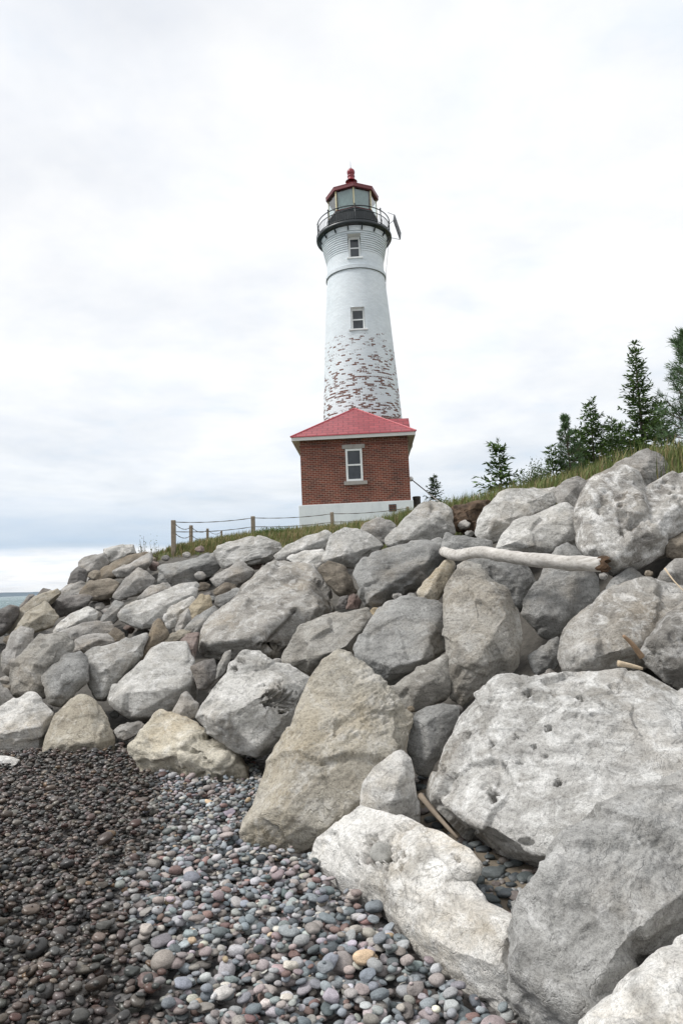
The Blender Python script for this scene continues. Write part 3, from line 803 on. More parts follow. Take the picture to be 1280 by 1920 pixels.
rock('small brown stone under the angular grey one', 'brown',
     ([(399, 1108), (420, 1091), (442, 1095), (446, 1107), (420, 1116), (402, 1116)], [(422, 1102, .2)]), Y=11.2)
rock('wide grey slab boulder in the upper left below the fence', 'blue',
     ([(292, 1092), (297, 1065), (320, 1055), (350, 1048), (390, 1037), (408, 1036), (416, 1060), (400, 1080), (370, 1092), (340, 1100), (325, 1100), (308, 1098)], [(328, 1073, .2), (382, 1058, .2)]), Y=14.2, lvl=6)
# --- far left
def small(label, mat, outl, front=(), Y=None, **kw):
    a = np.array(outl, dtype=float); c_ = (a.max(0) + a.min(0)) / 2
    return rock(label, mat, ([tuple(q) for q in c_ + (a - c_) * 1.13], list(front)), Y=Y, **kw)
small('flat-topped pale block on the far left skyline', 'light', [(196, 1029), (225, 1024), (248, 1023), (254, 1038), (228, 1050), (200, 1058)], Y=18)
small('rounded grey block left of the flat-topped skyline block', 'grey', [(148, 1056), (159, 1046), (194, 1040), (203, 1055), (190, 1072), (162, 1080), (149, 1068)], Y=17.5)
small('long dark shelf rock under the flat-topped skyline block', 'brown', [(182, 1080), (203, 1060), (240, 1044), (268, 1036), (284, 1042), (255, 1062), (220, 1078), (188, 1088)], [(230, 1060, .1)], Y=16.8)
small('slanting grey slab right of the dark shelf rock', 'grey', [(215, 1070), (250, 1052), (279, 1038), (284, 1052), (272, 1066), (245, 1080), (222, 1080)], Y=16)
small('rounded dark grey stone on the left skyline slope', 'dark', [(127, 1093), (134, 1075), (147, 1064), (161, 1070), (160, 1090), (143, 1100)], Y=16.5)
small('grey ribbed block below the left skyline', 'grey', [(101, 1120), (125, 1098), (150, 1090), (164, 1100), (155, 1120), (125, 1130), (106, 1128)], Y=14)
small('brownish block right of the ribbed one below the skyline', 'brown', [(151, 1112), (169, 1089), (206, 1087), (221, 1094), (218, 1114), (190, 1124), (160, 1122)], Y=13.8)
small('long dark block with flat top below the ribbed one', 'dark', [(93, 1133), (106, 1124), (156, 1115), (172, 1120), (160, 1138), (128, 1150), (103, 1155), (95, 1146)], Y=12.6)
small('long tan slab sloping down toward the lake', 'tan', [(10, 1182), (30, 1153), (62, 1122), (103, 1105), (110, 1115), (84, 1136), (55, 1158), (30, 1182)], [(62, 1138, .08)], Y=11.8)
small('shorter tan slab lying over the long tan one', 'tan', [(30, 1180), (50, 1150), (84, 1129), (95, 1141), (105, 1155), (96, 1172), (70, 1178), (45, 1187)], [(82, 1152, .22), (55, 1168, .14)], Y=11)
small('dark grey rock against the lake at the left edge', 'dark', [(-40, 1170), (0, 1156), (16, 1137), (32, 1141), (30, 1156), (15, 1180), (0, 1190), (-40, 1195)], Y=11.5)
small('dark triangular rock jutting against the lake', 'dark', [(32, 1148), (45, 1128), (54, 1115), (63, 1116), (69, 1124), (50, 1142)], Y=13.5)
small('small dark peak rock above the long tan slab', 'dark', [(62, 1126), (70, 1116), (80, 1104), (93, 1107), (88, 1122)], Y=15)
small('grey slab with pale top below the long dark block', 'light', [(101, 1182), (125, 1158), (159, 1138), (183, 1150), (178, 1166), (145, 1180), (112, 1192)], [(165, 1155, .18), (130, 1175, .12)], Y=10.8)
small('flat grey slab lying below the pale-topped slab', 'grey', [(108, 1188), (156, 1169), (206, 1164), (211, 1182), (178, 1196), (141, 1200), (114, 1196)], [(160, 1180, .1)], Y=10)
small('upright grey shard left of the big flat light block', 'blue', [(185, 1170), (200, 1144), (216, 1126), (230, 1134), (220, 1160), (204, 1174)], Y=10.6)
rock('big flat-topped light block in the left of the slope', 'light',
     ([(219, 1154), (237, 1137), (281, 1116), (337, 1096), (370, 1091), (374, 1104), (368, 1122), (330, 1140), (303, 1170), (266, 1181), (244, 1173), (222, 1162)],
      [(226, 1155, .08), (262, 1150, .2), (320, 1130, .22), (355, 1115, .14), (270, 1170, .12)]), Y=10.4, k=0.9, lvl=6, rough=0.7)
small('grey pointed stone above the big flat light block', 'grey', [(214, 1116), (237, 1085), (259, 1065), (288, 1087), (278, 1106), (250, 1112), (225, 1122)], [(256, 1086, .2)], Y=12.8)
small('narrow grey stone behind the big flat light block', 'grey', [(260, 1122), (281, 1100), (312, 1093), (320, 1103), (294, 1114), (265, 1126)], Y=12)
small('ochre block right of the big flat light one', 'ochre', [(351, 1172), (355, 1141), (374, 1118), (392, 1119), (396, 1136), (378, 1162), (358, 1180)], [(375, 1140, .2)], Y=9.6)
small('pale block between the flat light block and the ochre one', 'light', [(306, 1158), (322, 1137), (360, 1121), (366, 1131), (352, 1150), (336, 1172), (318, 1176)], [(335, 1145, .18)], Y=9.8)
small('narrow grey stone below the pale and ochre blocks', 'grey', [(329, 1180), (337, 1156), (353, 1140), (358, 1160), (348, 1182), (336, 1188)], Y=9.2)
small('grey stone left of the huge slanting boulder base', 'blue', [(344, 1180), (369, 1156), (400, 1138), (409, 1152), (388, 1182), (364, 1196)], [(376, 1166, .2)], Y=9.0)
small('small brown stone above the dark slanting shard', 'brown', [(200, 1192), (216, 1178), (232, 1187), (236, 1204), (210, 1208)], Y=9.4)
small('rounded grey stone behind the pale-topped block', 'grey', [(136, 1222), (144, 1199), (160, 1192), (200, 1190), (214, 1206), (190, 1224), (155, 1228)], Y=8.9)
small('reddish slab beside the stepped light block top', 'red', [(340, 1202), (353, 1190), (372, 1188), (368, 1215), (362, 1240), (350, 1230)], Y=8.3)
small('small tan stone above the reddish slab', 'tan', [(308, 1198), (337, 1181), (356, 1186), (348, 1204), (318, 1210)], Y=8.7)
# stones glimpsed in the gaps
FILL = [(170, 1086, 30), (178, 1078, 24), (262, 1195, 30), (240, 1215, 22), (240, 1180, 22), (305, 1180, 24), (320, 1215, 20), (195, 1128, 24), (230, 1118, 20), (178, 1136, 22), (205, 1150, 20), (120, 1210, 26), (85, 1192, 24),
        (70, 1180, 22), (150, 1205, 24), (265, 1072, 24), (288, 1060, 22), (295, 1108, 18), (335, 1108, 22), (382, 1100, 22), (390, 1118, 20), (375, 1080, 20), (480, 1058, 24), (495, 1052, 20), (505, 1062, 18),
        (285, 1050, 16), (310, 1046, 16), (350, 1040, 16), (375, 1030, 16), (180, 1100, 16), (110, 1145, 16), (20, 1200, 26), (5, 1215, 24), (10, 1275, 20), (690, 1128, 20), (770, 1120, 20), (745, 1118, 18),
        (640, 1100, 16), (585, 1262, 18), (520, 1240, 18), (845, 1240, 20), (1000, 1275, 16), (1130, 1080, 16), (820, 1330, 22), (855, 1330, 22), (400, 1300, 20), (280, 1300, 16), (215, 1340, 18), (90, 1330, 18), (770, 1330, 16), (960, 1020, 16), (870, 985, 22), (845, 980, 18), (880, 1000, 16), (1110, 1045, 16), (1215, 1075, 16)]
fr = np.random.default_rng(77)
for _ in range(70):
    x = fr.uniform(0, 560); y0_ = np.interp(x, [0, 60, 150, 250, 330, 430, 560], [1185, 1140, 1085, 1055, 1050, 1065, 1070])
    y1_ = np.interp(x, [0, 250, 380, 560], [1300, 1260, 1230, 1110])
    FILL.append((x, fr.uniform(y0_, y1_), fr.uniform(15, 30)))
for i, (x, y, s) in enumerate(FILL):
    rg = np.random.default_rng(900 + i)
    a0 = rg.uniform(0, 6.28)
    ol = [(x + s * 0.62 * rg.uniform(0.75, 1.1) * math.cos(a0 + a * 2 * math.pi / 7), y + s * 0.46 * rg.uniform(0.75, 1.1) * math.sin(a0 + a * 2 * math.pi / 7)) for a in range(7)]
    h = slope_hit(x, y)
    rock('small filler stone wedged in a gap between the embankment boulders', ['grey', 'brown', 'dark', 'grey', 'red', 'blue'][i % 6], (ol, []), Y=(h.y if h else 10) + 0.1, lvl=4, name='filler_stone', cat='stone', group='filler stones in the gaps')
# ------------------------------------------------------------------ lighthouse materials
def uv_brick(t, uvout, w, h, mortar, c1, c2, cm, bias=0.0):
    n = N(t, 'ShaderNodeTexBrick')
    n.inputs['Scale'].default_value = 1.0
    n.inputs['Brick Width'].default_value = w; n.inputs['Row Height'].default_value = h
    n.inputs['Mortar Size'].default_value = mortar; n.inputs['Mortar Smooth'].default_value = 0.15
    n.inputs['Bias'].default_value = bias
    n.inputs['Color1'].default_value = (*c1, 1); n.inputs['Color2'].default_value = (*c2, 1); n.inputs['Mortar'].default_value = (*cm, 1)
    L(t, uvout, n.inputs['Vector'])
    return n
brick_mat, t, b = new_mat('red_brick_wall')
c = N(t, 'ShaderNodeTexCoord')
bk = uv_brick(t, c.outputs['UV'], 0.215, 0.0755, 0.0065, (0.200, 0.054, 0.033), (0.070, 0.030, 0.024), (0.40, 0.29, 0.23), -0.2)
var = ramp(t, noise(t, c.outputs['UV'], 1.4, 5, 0.6), [(0.35, (0.62, 0.60, 0.62)), (0.6, (1.1, 1.05, 1.0))])
fine_ = ramp(t, noise(t, c.outputs['UV'], 40, 4, 0.6), [(0.3, 0.8), (0.7, 1.15)])
L(t, mixc(t, 1.0, mixc(t, 0.8, bk.outputs['Color'], var, 'MULTIPLY'), fine_, 'MULTIPLY'), b.inputs['Base Color'])
setp(b, Roughness=0.85)
bump(t, b, math_node(t, 'SUBTRACT', 1.0, bk.outputs['Fac']), 0.6, 0.008)

tower_mat, t, b = new_mat('peeling_white_painted_brick')
c = N(t, 'ShaderNodeTexCoord'); sp = N(t, 'ShaderNodeSeparateXYZ'); L(t, c.outputs['UV'], sp.inputs[0])
rnd = uv_brick(t, c.outputs['UV'], 0.215, 0.0755, 0.0, (0, 0, 0), (1, 1, 1), (0.5, 0.5, 0.5))
shape = uv_brick(t, c.outputs['UV'], 0.215, 0.0755, 0.006, (0.135, 0.048, 0.026), (0.055, 0.026, 0.018), (0.22, 0.13, 0.09))
pn = noise(t, c.outputs['UV'], 1.1, 4, 0.6)
pf = noise(t, c.outputs['UV'], 17, 3, 0.6)
pn = noise(t, c.outputs['UV'], 2.2, 4, 0.6)
# paint is lost brick by brick, more towards the foot of the tower
hgt = ramp(t, math_node(t, 'DIVIDE', sp.outputs[1], 16.0), [(0.0, 0.66), (0.30, 0.56), (0.37, 0.525), (0.50, 0.435), (0.595, 0.345), (0.63, 0.20), (0.65, -0.3)])
score = math_node(t, 'ADD', math_node(t, 'MULTIPLY', rnd.outputs['Color'], 0.60), math_node(t, 'ADD', math_node(t, 'MULTIPLY', pn, 0.35), math_node(t, 'MULTIPLY', pf, 0.75)))
peel = math_node(t, 'GREATER_THAN', math_node(t, 'ADD', hgt, 0.25), score)
joint = math_node(t, 'SUBTRACT', 1.0, math_node(t, 'MULTIPLY', shape.outputs['Fac'], 0.75))
peel = math_node(t, 'MULTIPLY', peel, joint)
dirt = ramp(t, noise(t, c.outputs['UV'], 0.8, 7, 0.65), [(0.3, (0.61, 0.665, 0.70)), (0.65, (0.70, 0.745, 0.77))])
jd = mixc(t, math_node(t, 'MULTIPLY', shape.outputs['Fac'], 0.45), dirt, (0.50, 0.545, 0.58))
rb = ramp(t, rnd.outputs['Color'], [(0.0, 0.93), (1.0, 1.03)])
jd = mixc(t, 1.0, jd, rb, 'MULTIPLY')
L(t, mixc(t, peel, jd, shape.outputs['Color']), b.inputs['Base Color'])
setp(b, Roughness=0.7)
hh = math_node(t, 'SUBTRACT', math_node(t, 'MULTIPLY', math_node(t, 'SUBTRACT', 1.0, shape.outputs['Fac']), 1.0), math_node(t, 'MULTIPLY', peel, 0.5))
hh = math_node(t, 'MULTIPLY_ADD', rnd.outputs['Color'], 0.3, hh)
bump(t, b, hh, 0.7, 0.012)

white_paint = simple_mat('white_paint', (0.76, 0.775, 0.77), 0.55, 0.05, 3)
white_conc, t, b = new_mat('white_painted_concrete')
c = N(t, 'ShaderNodeTexCoord'); mp = N(t, 'ShaderNodeMapping'); mp.inputs['Scale'].default_value = (3.0, 3.0, 0.35); L(t, c.outputs['Object'], mp.inputs[0])
L(t, mixc(t, 0.8, ramp(t, noise(t, c.outputs['Object'], 1.6, 7, 0.65), [(0.3, (0.62, 0.665, 0.69)), (0.65, (0.74, 0.775, 0.79))]), ramp(t, noise(t, mp.outputs[0], 2.0, 6, 0.7), [(0.30, 0.86), (0.48, 1.0)]), 'MULTIPLY'), b.inputs['Base Color'])
setp(b, Roughness=0.75); bump(t, b, noise(t, c.outputs['Object'], 14, 5, 0.6), 0.15, 0.01)
eave_paint = simple_mat('grey_white_eave_paint', (0.60, 0.59, 0.57), 0.6, 0.06, 3)
stone_trim = simple_mat('grey_stone_trim', (0.33, 0.31, 0.29), 0.85, 0.15, 9, bmp=0.3)
black_iron = simple_mat('black_painted_iron', (0.012, 0.017, 0.02), 0.38, 0.3, 4)
red_iron = simple_mat('dark_red_painted_iron', (0.12, 0.014, 0.018), 0.4, 0.2, 4)
ball_red = simple_mat('faded_red_ventilator_paint', (0.22, 0.024, 0.034), 0.4, 0.2, 4)
brass_paint = simple_mat('pale_yellow_mullion_paint', (0.56, 0.50, 0.30), 0.5, 0.1, 6)
curtain = simple_mat('grey_lantern_curtain', (0.42, 0.48, 0.47), 0.8, 0.12, 5)
wire_mat = simple_mat('dull_steel_wire', (0.16, 0.15, 0.14), 0.5, 0.2, 20, 0.6)
glass_mat, t, b = new_mat('lantern_glass')
setp(b, Roughness=0.03); b.inputs['Transmission Weight'].default_value = 1.0; b.inputs['IOR'].default_value = 1.45
b.inputs['Base Color'].default_value = (0.86, 0.93, 0.93, 1)
pane_mat, t, b = new_mat('dark_window_glass')
c = N(t, 'ShaderNodeTexCoord')
L(t, ramp(t, noise(t, c.outputs['Object'], 2.0, 3, 0.5), [(0.3, (0.018, 0.024, 0.03)), (0.7, (0.05, 0.06, 0.07))]), b.inputs['Base Color'])
setp(b, Roughness=0.06)
panel_mat, t, b = new_mat('solar_cell_sheet')
c = N(t, 'ShaderNodeTexCoord')
L(t, ramp(t, noise(t, c.outputs['Object'], 5, 3, 0.5), [(0.3, (0.012, 0.016, 0.026)), (0.7, (0.03, 0.035, 0.05))]), b.inputs['Base Color']); setp(b, Roughness=0.55)
roof_mat, t, b = new_mat('red_metal_shingles')
c = N(t, 'ShaderNodeTexCoord')
sh = uv_brick(t, c.outputs['UV'], 0.42, 0.24, 0.016, (0.33, 0.070, 0.080), (0.25, 0.050, 0.060), (0.14, 0.028, 0.034))
L(t, mixc(t, 0.6, sh.outputs['Color'], ramp(t, noise(t, c.outputs['UV'], 1.2, 6, 0.6), [(0.3, 0.85), (0.7, 1.12)]), 'MULTIPLY'), b.inputs['Base Color'])
setp(b, Roughness=0.38)
bump(t, b, math_node(t, 'SUBTRACT', 1.0, sh.outputs['Fac']), 0.6, 0.012)

# ------------------------------------------------------------------ tower
TY = 32.5
def txy(px, py): return at(px, py, TY)
ax_lo = txy(686, 900); ax_hi = txy(658, 345)
TX = 0.5 * (txy(681, 780)[0] + txy(661, 430)[0])          # one upright axis
def tz(py, px=668): return txy(px, py)[2]
TB = 3.3                                                    # foot of the tower
tower = empty('lighthouse_tower', (TX, TY, TB), 0.0)
tag(tower, 'tall white brick lighthouse tower with peeling paint and black gallery', 'lighthouse')
FACE = math.atan2(TX, TY)                                   # the windows look back at the beach
def rr(pxw): return pxw / 1280.0 * TY * 1.012
def prof_z(py): return tz(py, 668) - TB
# edge heights are read where the silhouette is, i.e. at the axis depth
PROF = [(rr(86), 0.0), (rr(82), prof_z(930)), (rr(73.5), prof_z(780)), (rr(67.0), prof_z(680)), (rr(61.5), prof_z(600)), (rr(56.2), prof_z(534)), (rr(55.6), prof_z(526))]
BELT0 = prof_z(526); BELT1 = prof_z(520)
RBELT = rr(55.6)
Z_CORB0 = prof_z(494); Z_CORB1 = prof_z(462); Z_DECK = prof_z(450)
PROF2 = [(RBELT + 0.05, BELT0), (RBELT + 0.055, BELT1), (rr(55.0), BELT1 + 0.03), (rr(54.3), prof_z(505)), (rr(54.6), Z_CORB0)]
nring = 9
for i in range(nring):
    r0 = rr(54.6 + (62.0 - 54.6) * (i + 1) / nring); z0 = Z_CORB0 + (Z_CORB1 - Z_CORB0) * i / nring; z1 = Z_CORB0 + (Z_CORB1 - Z_CORB0) * (i + 1) / nring
    PROF2 += [(r0, z0 + 0.012), (r0 + 0.004, z1 - 0.03), (r0 - 0.035, z1 - 0.026), (r0 - 0.035, z1)]
PROF2 += [(rr(63), Z_CORB1 + 0.01), (rr(64.5), Z_DECK)]
FULL = PROF + PROF2
ha = 0.205                                                   # half angle of the window openings
w_top = (prof_z(487), prof_z(447)); w_low = (prof_z(619), prof_z(579))
# window centres sit on the near surface: correct heights for its smaller distance
def near_z(py, r): return at(664, py, TY - r)[2] - TB
w_top = (near_z(481, 1.42), near_z(439, 1.5)); w_low = (near_z(617, 1.6), near_z(576, 1.55))
def r_at(z):
    for (r0, z0), (r1, z1) in zip(FULL[:-1], FULL[1:]):
        if z0 <= z <= z1 and z1 > z0: return r0 + (r1 - r0) * (z - z0) / (z1 - z0)
    return FULL[-1][0]
zs = sorted(set([z for r, z in FULL]))
pr = list(FULL)
for zc in (*w_top, *w_low):
    pr.append((r_at(zc), zc))
pr.sort(key=lambda q: q[1])
# finer rings on the shaft
fin = []
for (r0, z0), (r1, z1) in zip(pr[:-1], pr[1:]):
    m = max(1, int((z1 - z0) / 0.5))
    for k in range(m): fin.append((r0 + (r1 - r0) * k / m, z0 + (z1 - z0) * k / m))
fin.append(pr[-1]); pr = fin
angs = sorted(set([round(a, 5) for a in np.linspace(-math.pi, math.pi, 97)[:-1]] + [-ha, ha]))
angs = [a for a in angs if not (abs(abs(a) - ha) < 0.03 and abs(abs(a) - ha) > 1e-6)]
mb = MB(); na = len(angs)
vid = {}
vs = []
for i, (r, z) in enumerate(pr):
    for j, a in enumerate(angs):
        vs.append((r * math.sin(a), -r * math.cos(a), z))
fs = []; uvs = []
eps = 1e-4
for i in range(len(pr) - 1):
    z0, z1 = pr[i][1], pr[i + 1][1]
    for j in range(na):
        j2 = (j + 1) % na
        a0, a1 = angs[j], angs[j2]
        am = 0.5 * (a0 + a1) if j2 else math.pi
        hole = abs(am) < ha and any(z0 >= w[0] - eps and z1 <= w[1] + eps for w in (w_top, w_low))
        if hole: continue
        fs.append((i * na + j, i * na + j2, (i + 1) * na + j2, (i + 1) * na + j))
        ua, ub = a0 * 1.75 + 8, (a1 if j2 else a1 + 2 * math.pi) * 1.75 + 8
        uvs.append([(ua, z0), (ub, z0), (ub, z1), (ua, z1)])
mb.add(vs, fs, uvs)
shaft = mb.build('shaft', tower_mat, tower, smooth=False, fix=False)
shaft.rotation_euler = (0, 0, FACE * -1)
me = shaft.data
me.polygons.foreach_set('use_smooth', [True] * len(me.polygons))
try:
    me.set_sharp_from_angle(angle=math.radians(28))
except Exception: pass
def tower_window(zr, name='window'):
    z0, z1 = zr
    r0, r1 = r_at(z0), r_at(z1)
    w0 = r0 * math.sin(ha); w1 = r1 * math.sin(ha)
    y0 = -r0 * math.cos(ha); y1 = -r1 * math.cos(ha)
    dep = 0.22
    yb = max(y0, y1) + dep
    q = MB()
    q.quad((-w0, y0, z0), (-w0, yb, z0), (-w1, yb, z1), (-w1, y1, z1))
    q.quad((w0, y0, z0), (w1, y1, z1), (w1, yb, z1), (w0, yb, z0))
    q.quad((-w1, y1 - 0.05, z1), (-w1, yb, z1), (w1, yb, z1), (w1, y1 - 0.05, z1))
    q.quad((-w0, y0 - 0.05, z0), (w0, y0 - 0.05, z0), (w0, yb, z0), (-w0, yb, z0))
    win = q.build(name, white_paint, tower, fix=False)
    win.rotation_euler = (0, 0, -FACE)
    w = min(w0, w1)
    s = MB(); s.box(-w0 - 0.10, w0 + 0.10, min(y0, -r0) - 0.05, y0 + 0.06, z0 - 0.07, z0 - 0.003)
    s.build('sill', stone_trim if False else white_paint, win)
    f = MB(); fw = 0.085
    f.box(-w, -w + fw, yb - 0.07, yb, z0, z1); f.box(w - fw, w, yb - 0.07, yb, z0, z1)
    f.box(-w + fw, w - fw, yb - 0.07, yb, z1 - fw * 1.2, z1); f.box(-w + fw, w - fw, yb - 0.07, yb, z0, z0 + fw * 0.9)
    zm = 0.5 * (z0 + z1)
    f.box(-w + fw, w - fw, yb - 0.06, yb - 0.01, zm - 0.03, zm + 0.03)
    f.build('frame', white_paint, win)
    for za, zb in ((z0 + fw * 0.9, zm - 0.03), (zm + 0.03, z1 - fw * 1.2)):
        p = MB(); p.box(-w + fw, w - fw, yb - 0.035, yb - 0.03, za, zb); p.build('pane', pane_mat, win)
    bk_ = MB(); bk_.quad((-w0, yb + 0.002, z0), (w0, yb + 0.002, z0), (w1, yb + 0.002, z1), (-w1, yb + 0.002, z1)); bk_.build('backing', black_iron, win)
tower_window(w_top); tower_window(w_low)
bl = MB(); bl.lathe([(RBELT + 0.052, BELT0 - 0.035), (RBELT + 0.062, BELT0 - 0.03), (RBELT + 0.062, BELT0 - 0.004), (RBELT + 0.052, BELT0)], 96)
bl.build('belt_course_painted_shadow', simple_mat('painted_shadow_line', (0.20, 0.22, 0.23), 0.9, 0.2, 6), tower, smooth=True)  # raised dark ring: the shadow line under the belt, painted as colour
for sx in (-0.62, 0.66):
    zz = near_z(441, 1.5); a = sx
    r_ = r_at(zz)
    v = MB(); v.box(-0.075, 0.075, -0.02, 0.03, -0.07, 0.07)
    vo_ = v.build('wall_vent', stone_trim, tower)
    vo_.location = (r_ * math.sin(a), -r_ * math.cos(a), zz); vo_.rotation_euler = (0, 0, a)

# gallery
RD = rr(72.3)
ZD = Z_DECK
g = MB(); g.lathe([(rr(63), ZD - 0.16), (RD - 0.22, ZD - 0.10), (RD - 0.02, ZD - 0.07), (RD, ZD - 0.06), (RD + 0.015, ZD - 0.03), (RD + 0.015, ZD + 0.04), (RD, ZD + 0.06), (0.4, ZD + 0.07)], 96)
deck = g.build('gallery_deck', black_iron, tower, smooth=False)
for p in deck.data.polygons: p.use_smooth = True
for i in range(16):
    a = i * 2 * math.pi / 16 + 0.2
    bq = MB(); d = Vector((math.sin(a), -math.cos(a), 0))
    r0 = rr(63.5)
    bq.bar(d * r0 + Vector((0, 0, ZD - 0.30)), d * (RD - 0.08) + Vector((0, 0, ZD - 0.12)), 0.05, 0.07)
    bq.build('deck_bracket', black_iron, tower)
RR_ = rr(69.5); ZT = at(661, 384.5, TY - RR_)[2] - TB; ZM = ZD + 0.70 * (ZT - ZD); ZL = ZD + 0.16
def ring(z, rad, r): 
    m_ = MB(); pts = [(r * math.sin(k * 2 * math.pi / 72), -r * math.cos(k * 2 * math.pi / 72), z) for k in range(73)]
    m_.tube(pts, rad, 6, cap=False); return m_
for z, rad in ((ZT, 0.026), (ZM, 0.020), (ZL, 0.020)):
    ring(z, rad, RR_).build('railing', black_iron, tower, smooth=True)
for i in range(8):
    a = i * math.pi / 4 + 0.02
    m_ = MB(); x, y = RR_ * math.sin(a), -RR_ * math.cos(a)
    m_.tube([(x, y, ZD + 0.04), (x, y, ZT + 0.03)], 0.026, 8)
    m_.lathe([(0.001, ZT + 0.02), (0.034, ZT + 0.05), (0.04, ZT + 0.085), (0.028, ZT + 0.12), (0.001, ZT + 0.14)], 10, (x, y, 0))
    m_.build('railing_post', black_iron, tower, smooth=True)
    m_ = MB(); d = Vector((math.sin(a), -math.cos(a), 0))
    m_.tube([d * RR_ + Vector((0, 0, ZD + 0.42)), d * (RD + 0.0) + Vector((0, 0, ZD + 0.25)), d * (RD + 0.01) + Vector((0, 0, ZD - 0.02))], 0.014, 6)
    m_.build('post_brace', black_iron, tower)
nb_ = 96
bal = MB()
for i in range(nb_):
    if i % 12 == 0: continue
    a = i * 2 * math.pi / nb_ + 0.02
    x, y = RR_ * math.sin(a), -RR_ * math.cos(a)
    q = MB(); q.tube([(x, y, ZL), (x, y, ZM)], 0.0085, 5, cap=False)
    q.build('baluster', black_iron, tower, fix=False)
# lantern: eight sided, one corner to the beach
def octa(prof, mat, name, parent, a0=0.03, caps=True):
    m_ = MB(); m_.lathe(prof, 8, (0, 0, 0), a0, caps); return m_.build(name, mat, parent)
RL = rr(47.5)
LZ0 = ZD + 0.06
LZ1 = at(661, 388, TY - RL)[2] - TB           # top of the iron parapet
LZ2 = at(661, 349, TY - RL)[2] - TB          # top of the glass
pw = octa([(RL, LZ0), (RL, LZ1 - 0.06), (RL + 0.03, LZ1 - 0.05), (RL + 0.03, LZ1)], black_iron, 'parapet_wall', tower)
for k in range(8):
    a = 0.03 + k * math.pi / 4; a1 = a + math.pi / 4
    p0 = Vector((RL * math.sin(a), -RL * math.cos(a), 0)); p1 = Vector((RL * math.sin(a1), -RL * math.cos(a1), 0))
    nrm_ = ((p0 + p1) * 0.5).normalized()
    for s_ in range(9):
        q = p0.lerp(p1, (s_ + 0.5) / 9) + nrm_ * 0.008
        rib = MB(); rib.bar(q + Vector((0, 0, LZ0 + 0.05)), q + Vector((0, 0, LZ1 - 0.1)), 0.022, 0.022)
        rib.build('parapet_rib', black_iron, pw, fix=False)
RG = RL - 0.03
for k in range(8):
    a = 0.03 + k * math.pi / 4; a1 = a + math.pi / 4
    p0 = Vector((RG * math.sin(a), -RG * math.cos(a), 0)); p1 = Vector((RG * math.sin(a1), -RG * math.cos(a1), 0))
    m_ = MB(); m_.bar(p0 + Vector((0, 0, LZ1)), p0 + Vector((0, 0, LZ2)), 0.055, 0.055, up=tuple(p0.normalized()))
    m_.build('mullion', brass_paint, tower)
    n_ = ((p0 + p1) * 0.5).normalized() * 0.012
    g_ = MB(); e = (p1 - p0).normalized() * 0.03
    va = [p0 + e - n_, p1 - e - n_, p1 - e + n_, p0 + e + n_]
    g_.add([(q.x, q.y, LZ1) for q in va] + [(q.x, q.y, LZ2) for q in va], [(0, 3, 2, 1), (4, 5, 6, 7), (0, 1, 5, 4), (1, 2, 6, 5), (2, 3, 7, 6), (3, 0, 4, 7)])
    g_.build('lantern_pane', glass_mat, tower)
octa([(RG + 0.02, LZ1 - 0.001), (RG + 0.05, LZ1 + 0.05)], red_iron, 'sill_ring', tower, caps=False)
# drawn curtain behind the lake-side panes, as the photograph's grey front panes show
RC = RG - 0.10
for k in (7, 0):
    a = 0.03 + k * math.pi / 4
    cv = MB(); n_ = 26; vv = []
    for s_ in range(n_ + 1):
        aa = a + (math.pi / 4) * (0.03 + 0.94 * s_ / n_)
        ch = math.cos(math.pi / 8) / math.cos(aa - a - math.pi / 8)
        r_ = RC * ch + 0.012 * math.sin(s_ * 2.4)
        vv += [(r_ * math.sin(aa), -r_ * math.cos(aa), LZ1 + 0.03), (r_ * math.sin(aa), -r_ * math.cos(aa), LZ2 - 0.02)]
    cv.add(vv, [(2 * s_, 2 * s_ + 2, 2 * s_ + 3, 2 * s_ + 1) for s_ in range(n_)])
    cv.build('lantern_curtain', curtain, tower, smooth=True)
octa([(0.18, LZ1 + 0.0), (0.22, LZ1 + 0.25), (0.22, LZ1 + 0.75), (0.16, LZ1 + 0.95)], brass_paint, 'lens_pedestal', tower)
RE = rr(51.5)
ZE = LZ2 + 0.02
octa([(RG - 0.02, ZE - 0.04), (RE - 0.04, ZE - 0.05), (RE, ZE - 0.03), (RE, ZE + 0.12), (RE - 0.02, ZE + 0.13)], red_iron, 'lantern_eave', tower, caps=True)
octa([(RE + 0.012, ZE + 0.125), (RE + 0.012, ZE + 0.145), (0.75, ZE + 0.48), (0.24, ZE + 0.70), (0.20, ZE + 0.74)], simple_mat('pale_red_lantern_roof', (0.30, 0.07, 0.08), 0.22, 0.1, 3, 0.3), 'lantern_roof', tower)
zb = tz(323, 656) - TB
m_ = MB(); m_.lathe([(0.30, zb - 0.50), (0.22, zb - 0.42), (0.17, zb - 0.34), (0.16, zb - 0.27), (0.19, zb - 0.24), (0.19, zb - 0.20), (0.14, zb - 0.17)] + [(0.20 * math.cos(q), zb + 0.20 * math.sin(q)) for q in np.linspace(-0.8, 1.55, 12)], 24)
m_.build('ball_ventilator', ball_red, tower, smooth=True)
m_ = MB(); m_.tube([(0, 0, zb + 0.18), (0, 0, zb + 0.26), (0, 0, zb + 0.30), (0, 0, zb + 0.62)], [0.02, 0.02, 0.010, 0.004], 6)
m_.build('lightning_rod', black_iron, tower)
cbl = MB(); a = 1.30
cbl.tube([(RR_ * math.sin(a), -RR_ * math.cos(a), ZD - 0.1), (rr(60) * math.sin(a), -rr(60) * math.cos(a), Z_CORB0 - 0.6), (rr(57) * math.sin(a), -rr(57) * math.cos(a), Z_CORB0 - 1.6)], 0.008, 5)
cbl.build('lightning_cable', wire_mat, tower)

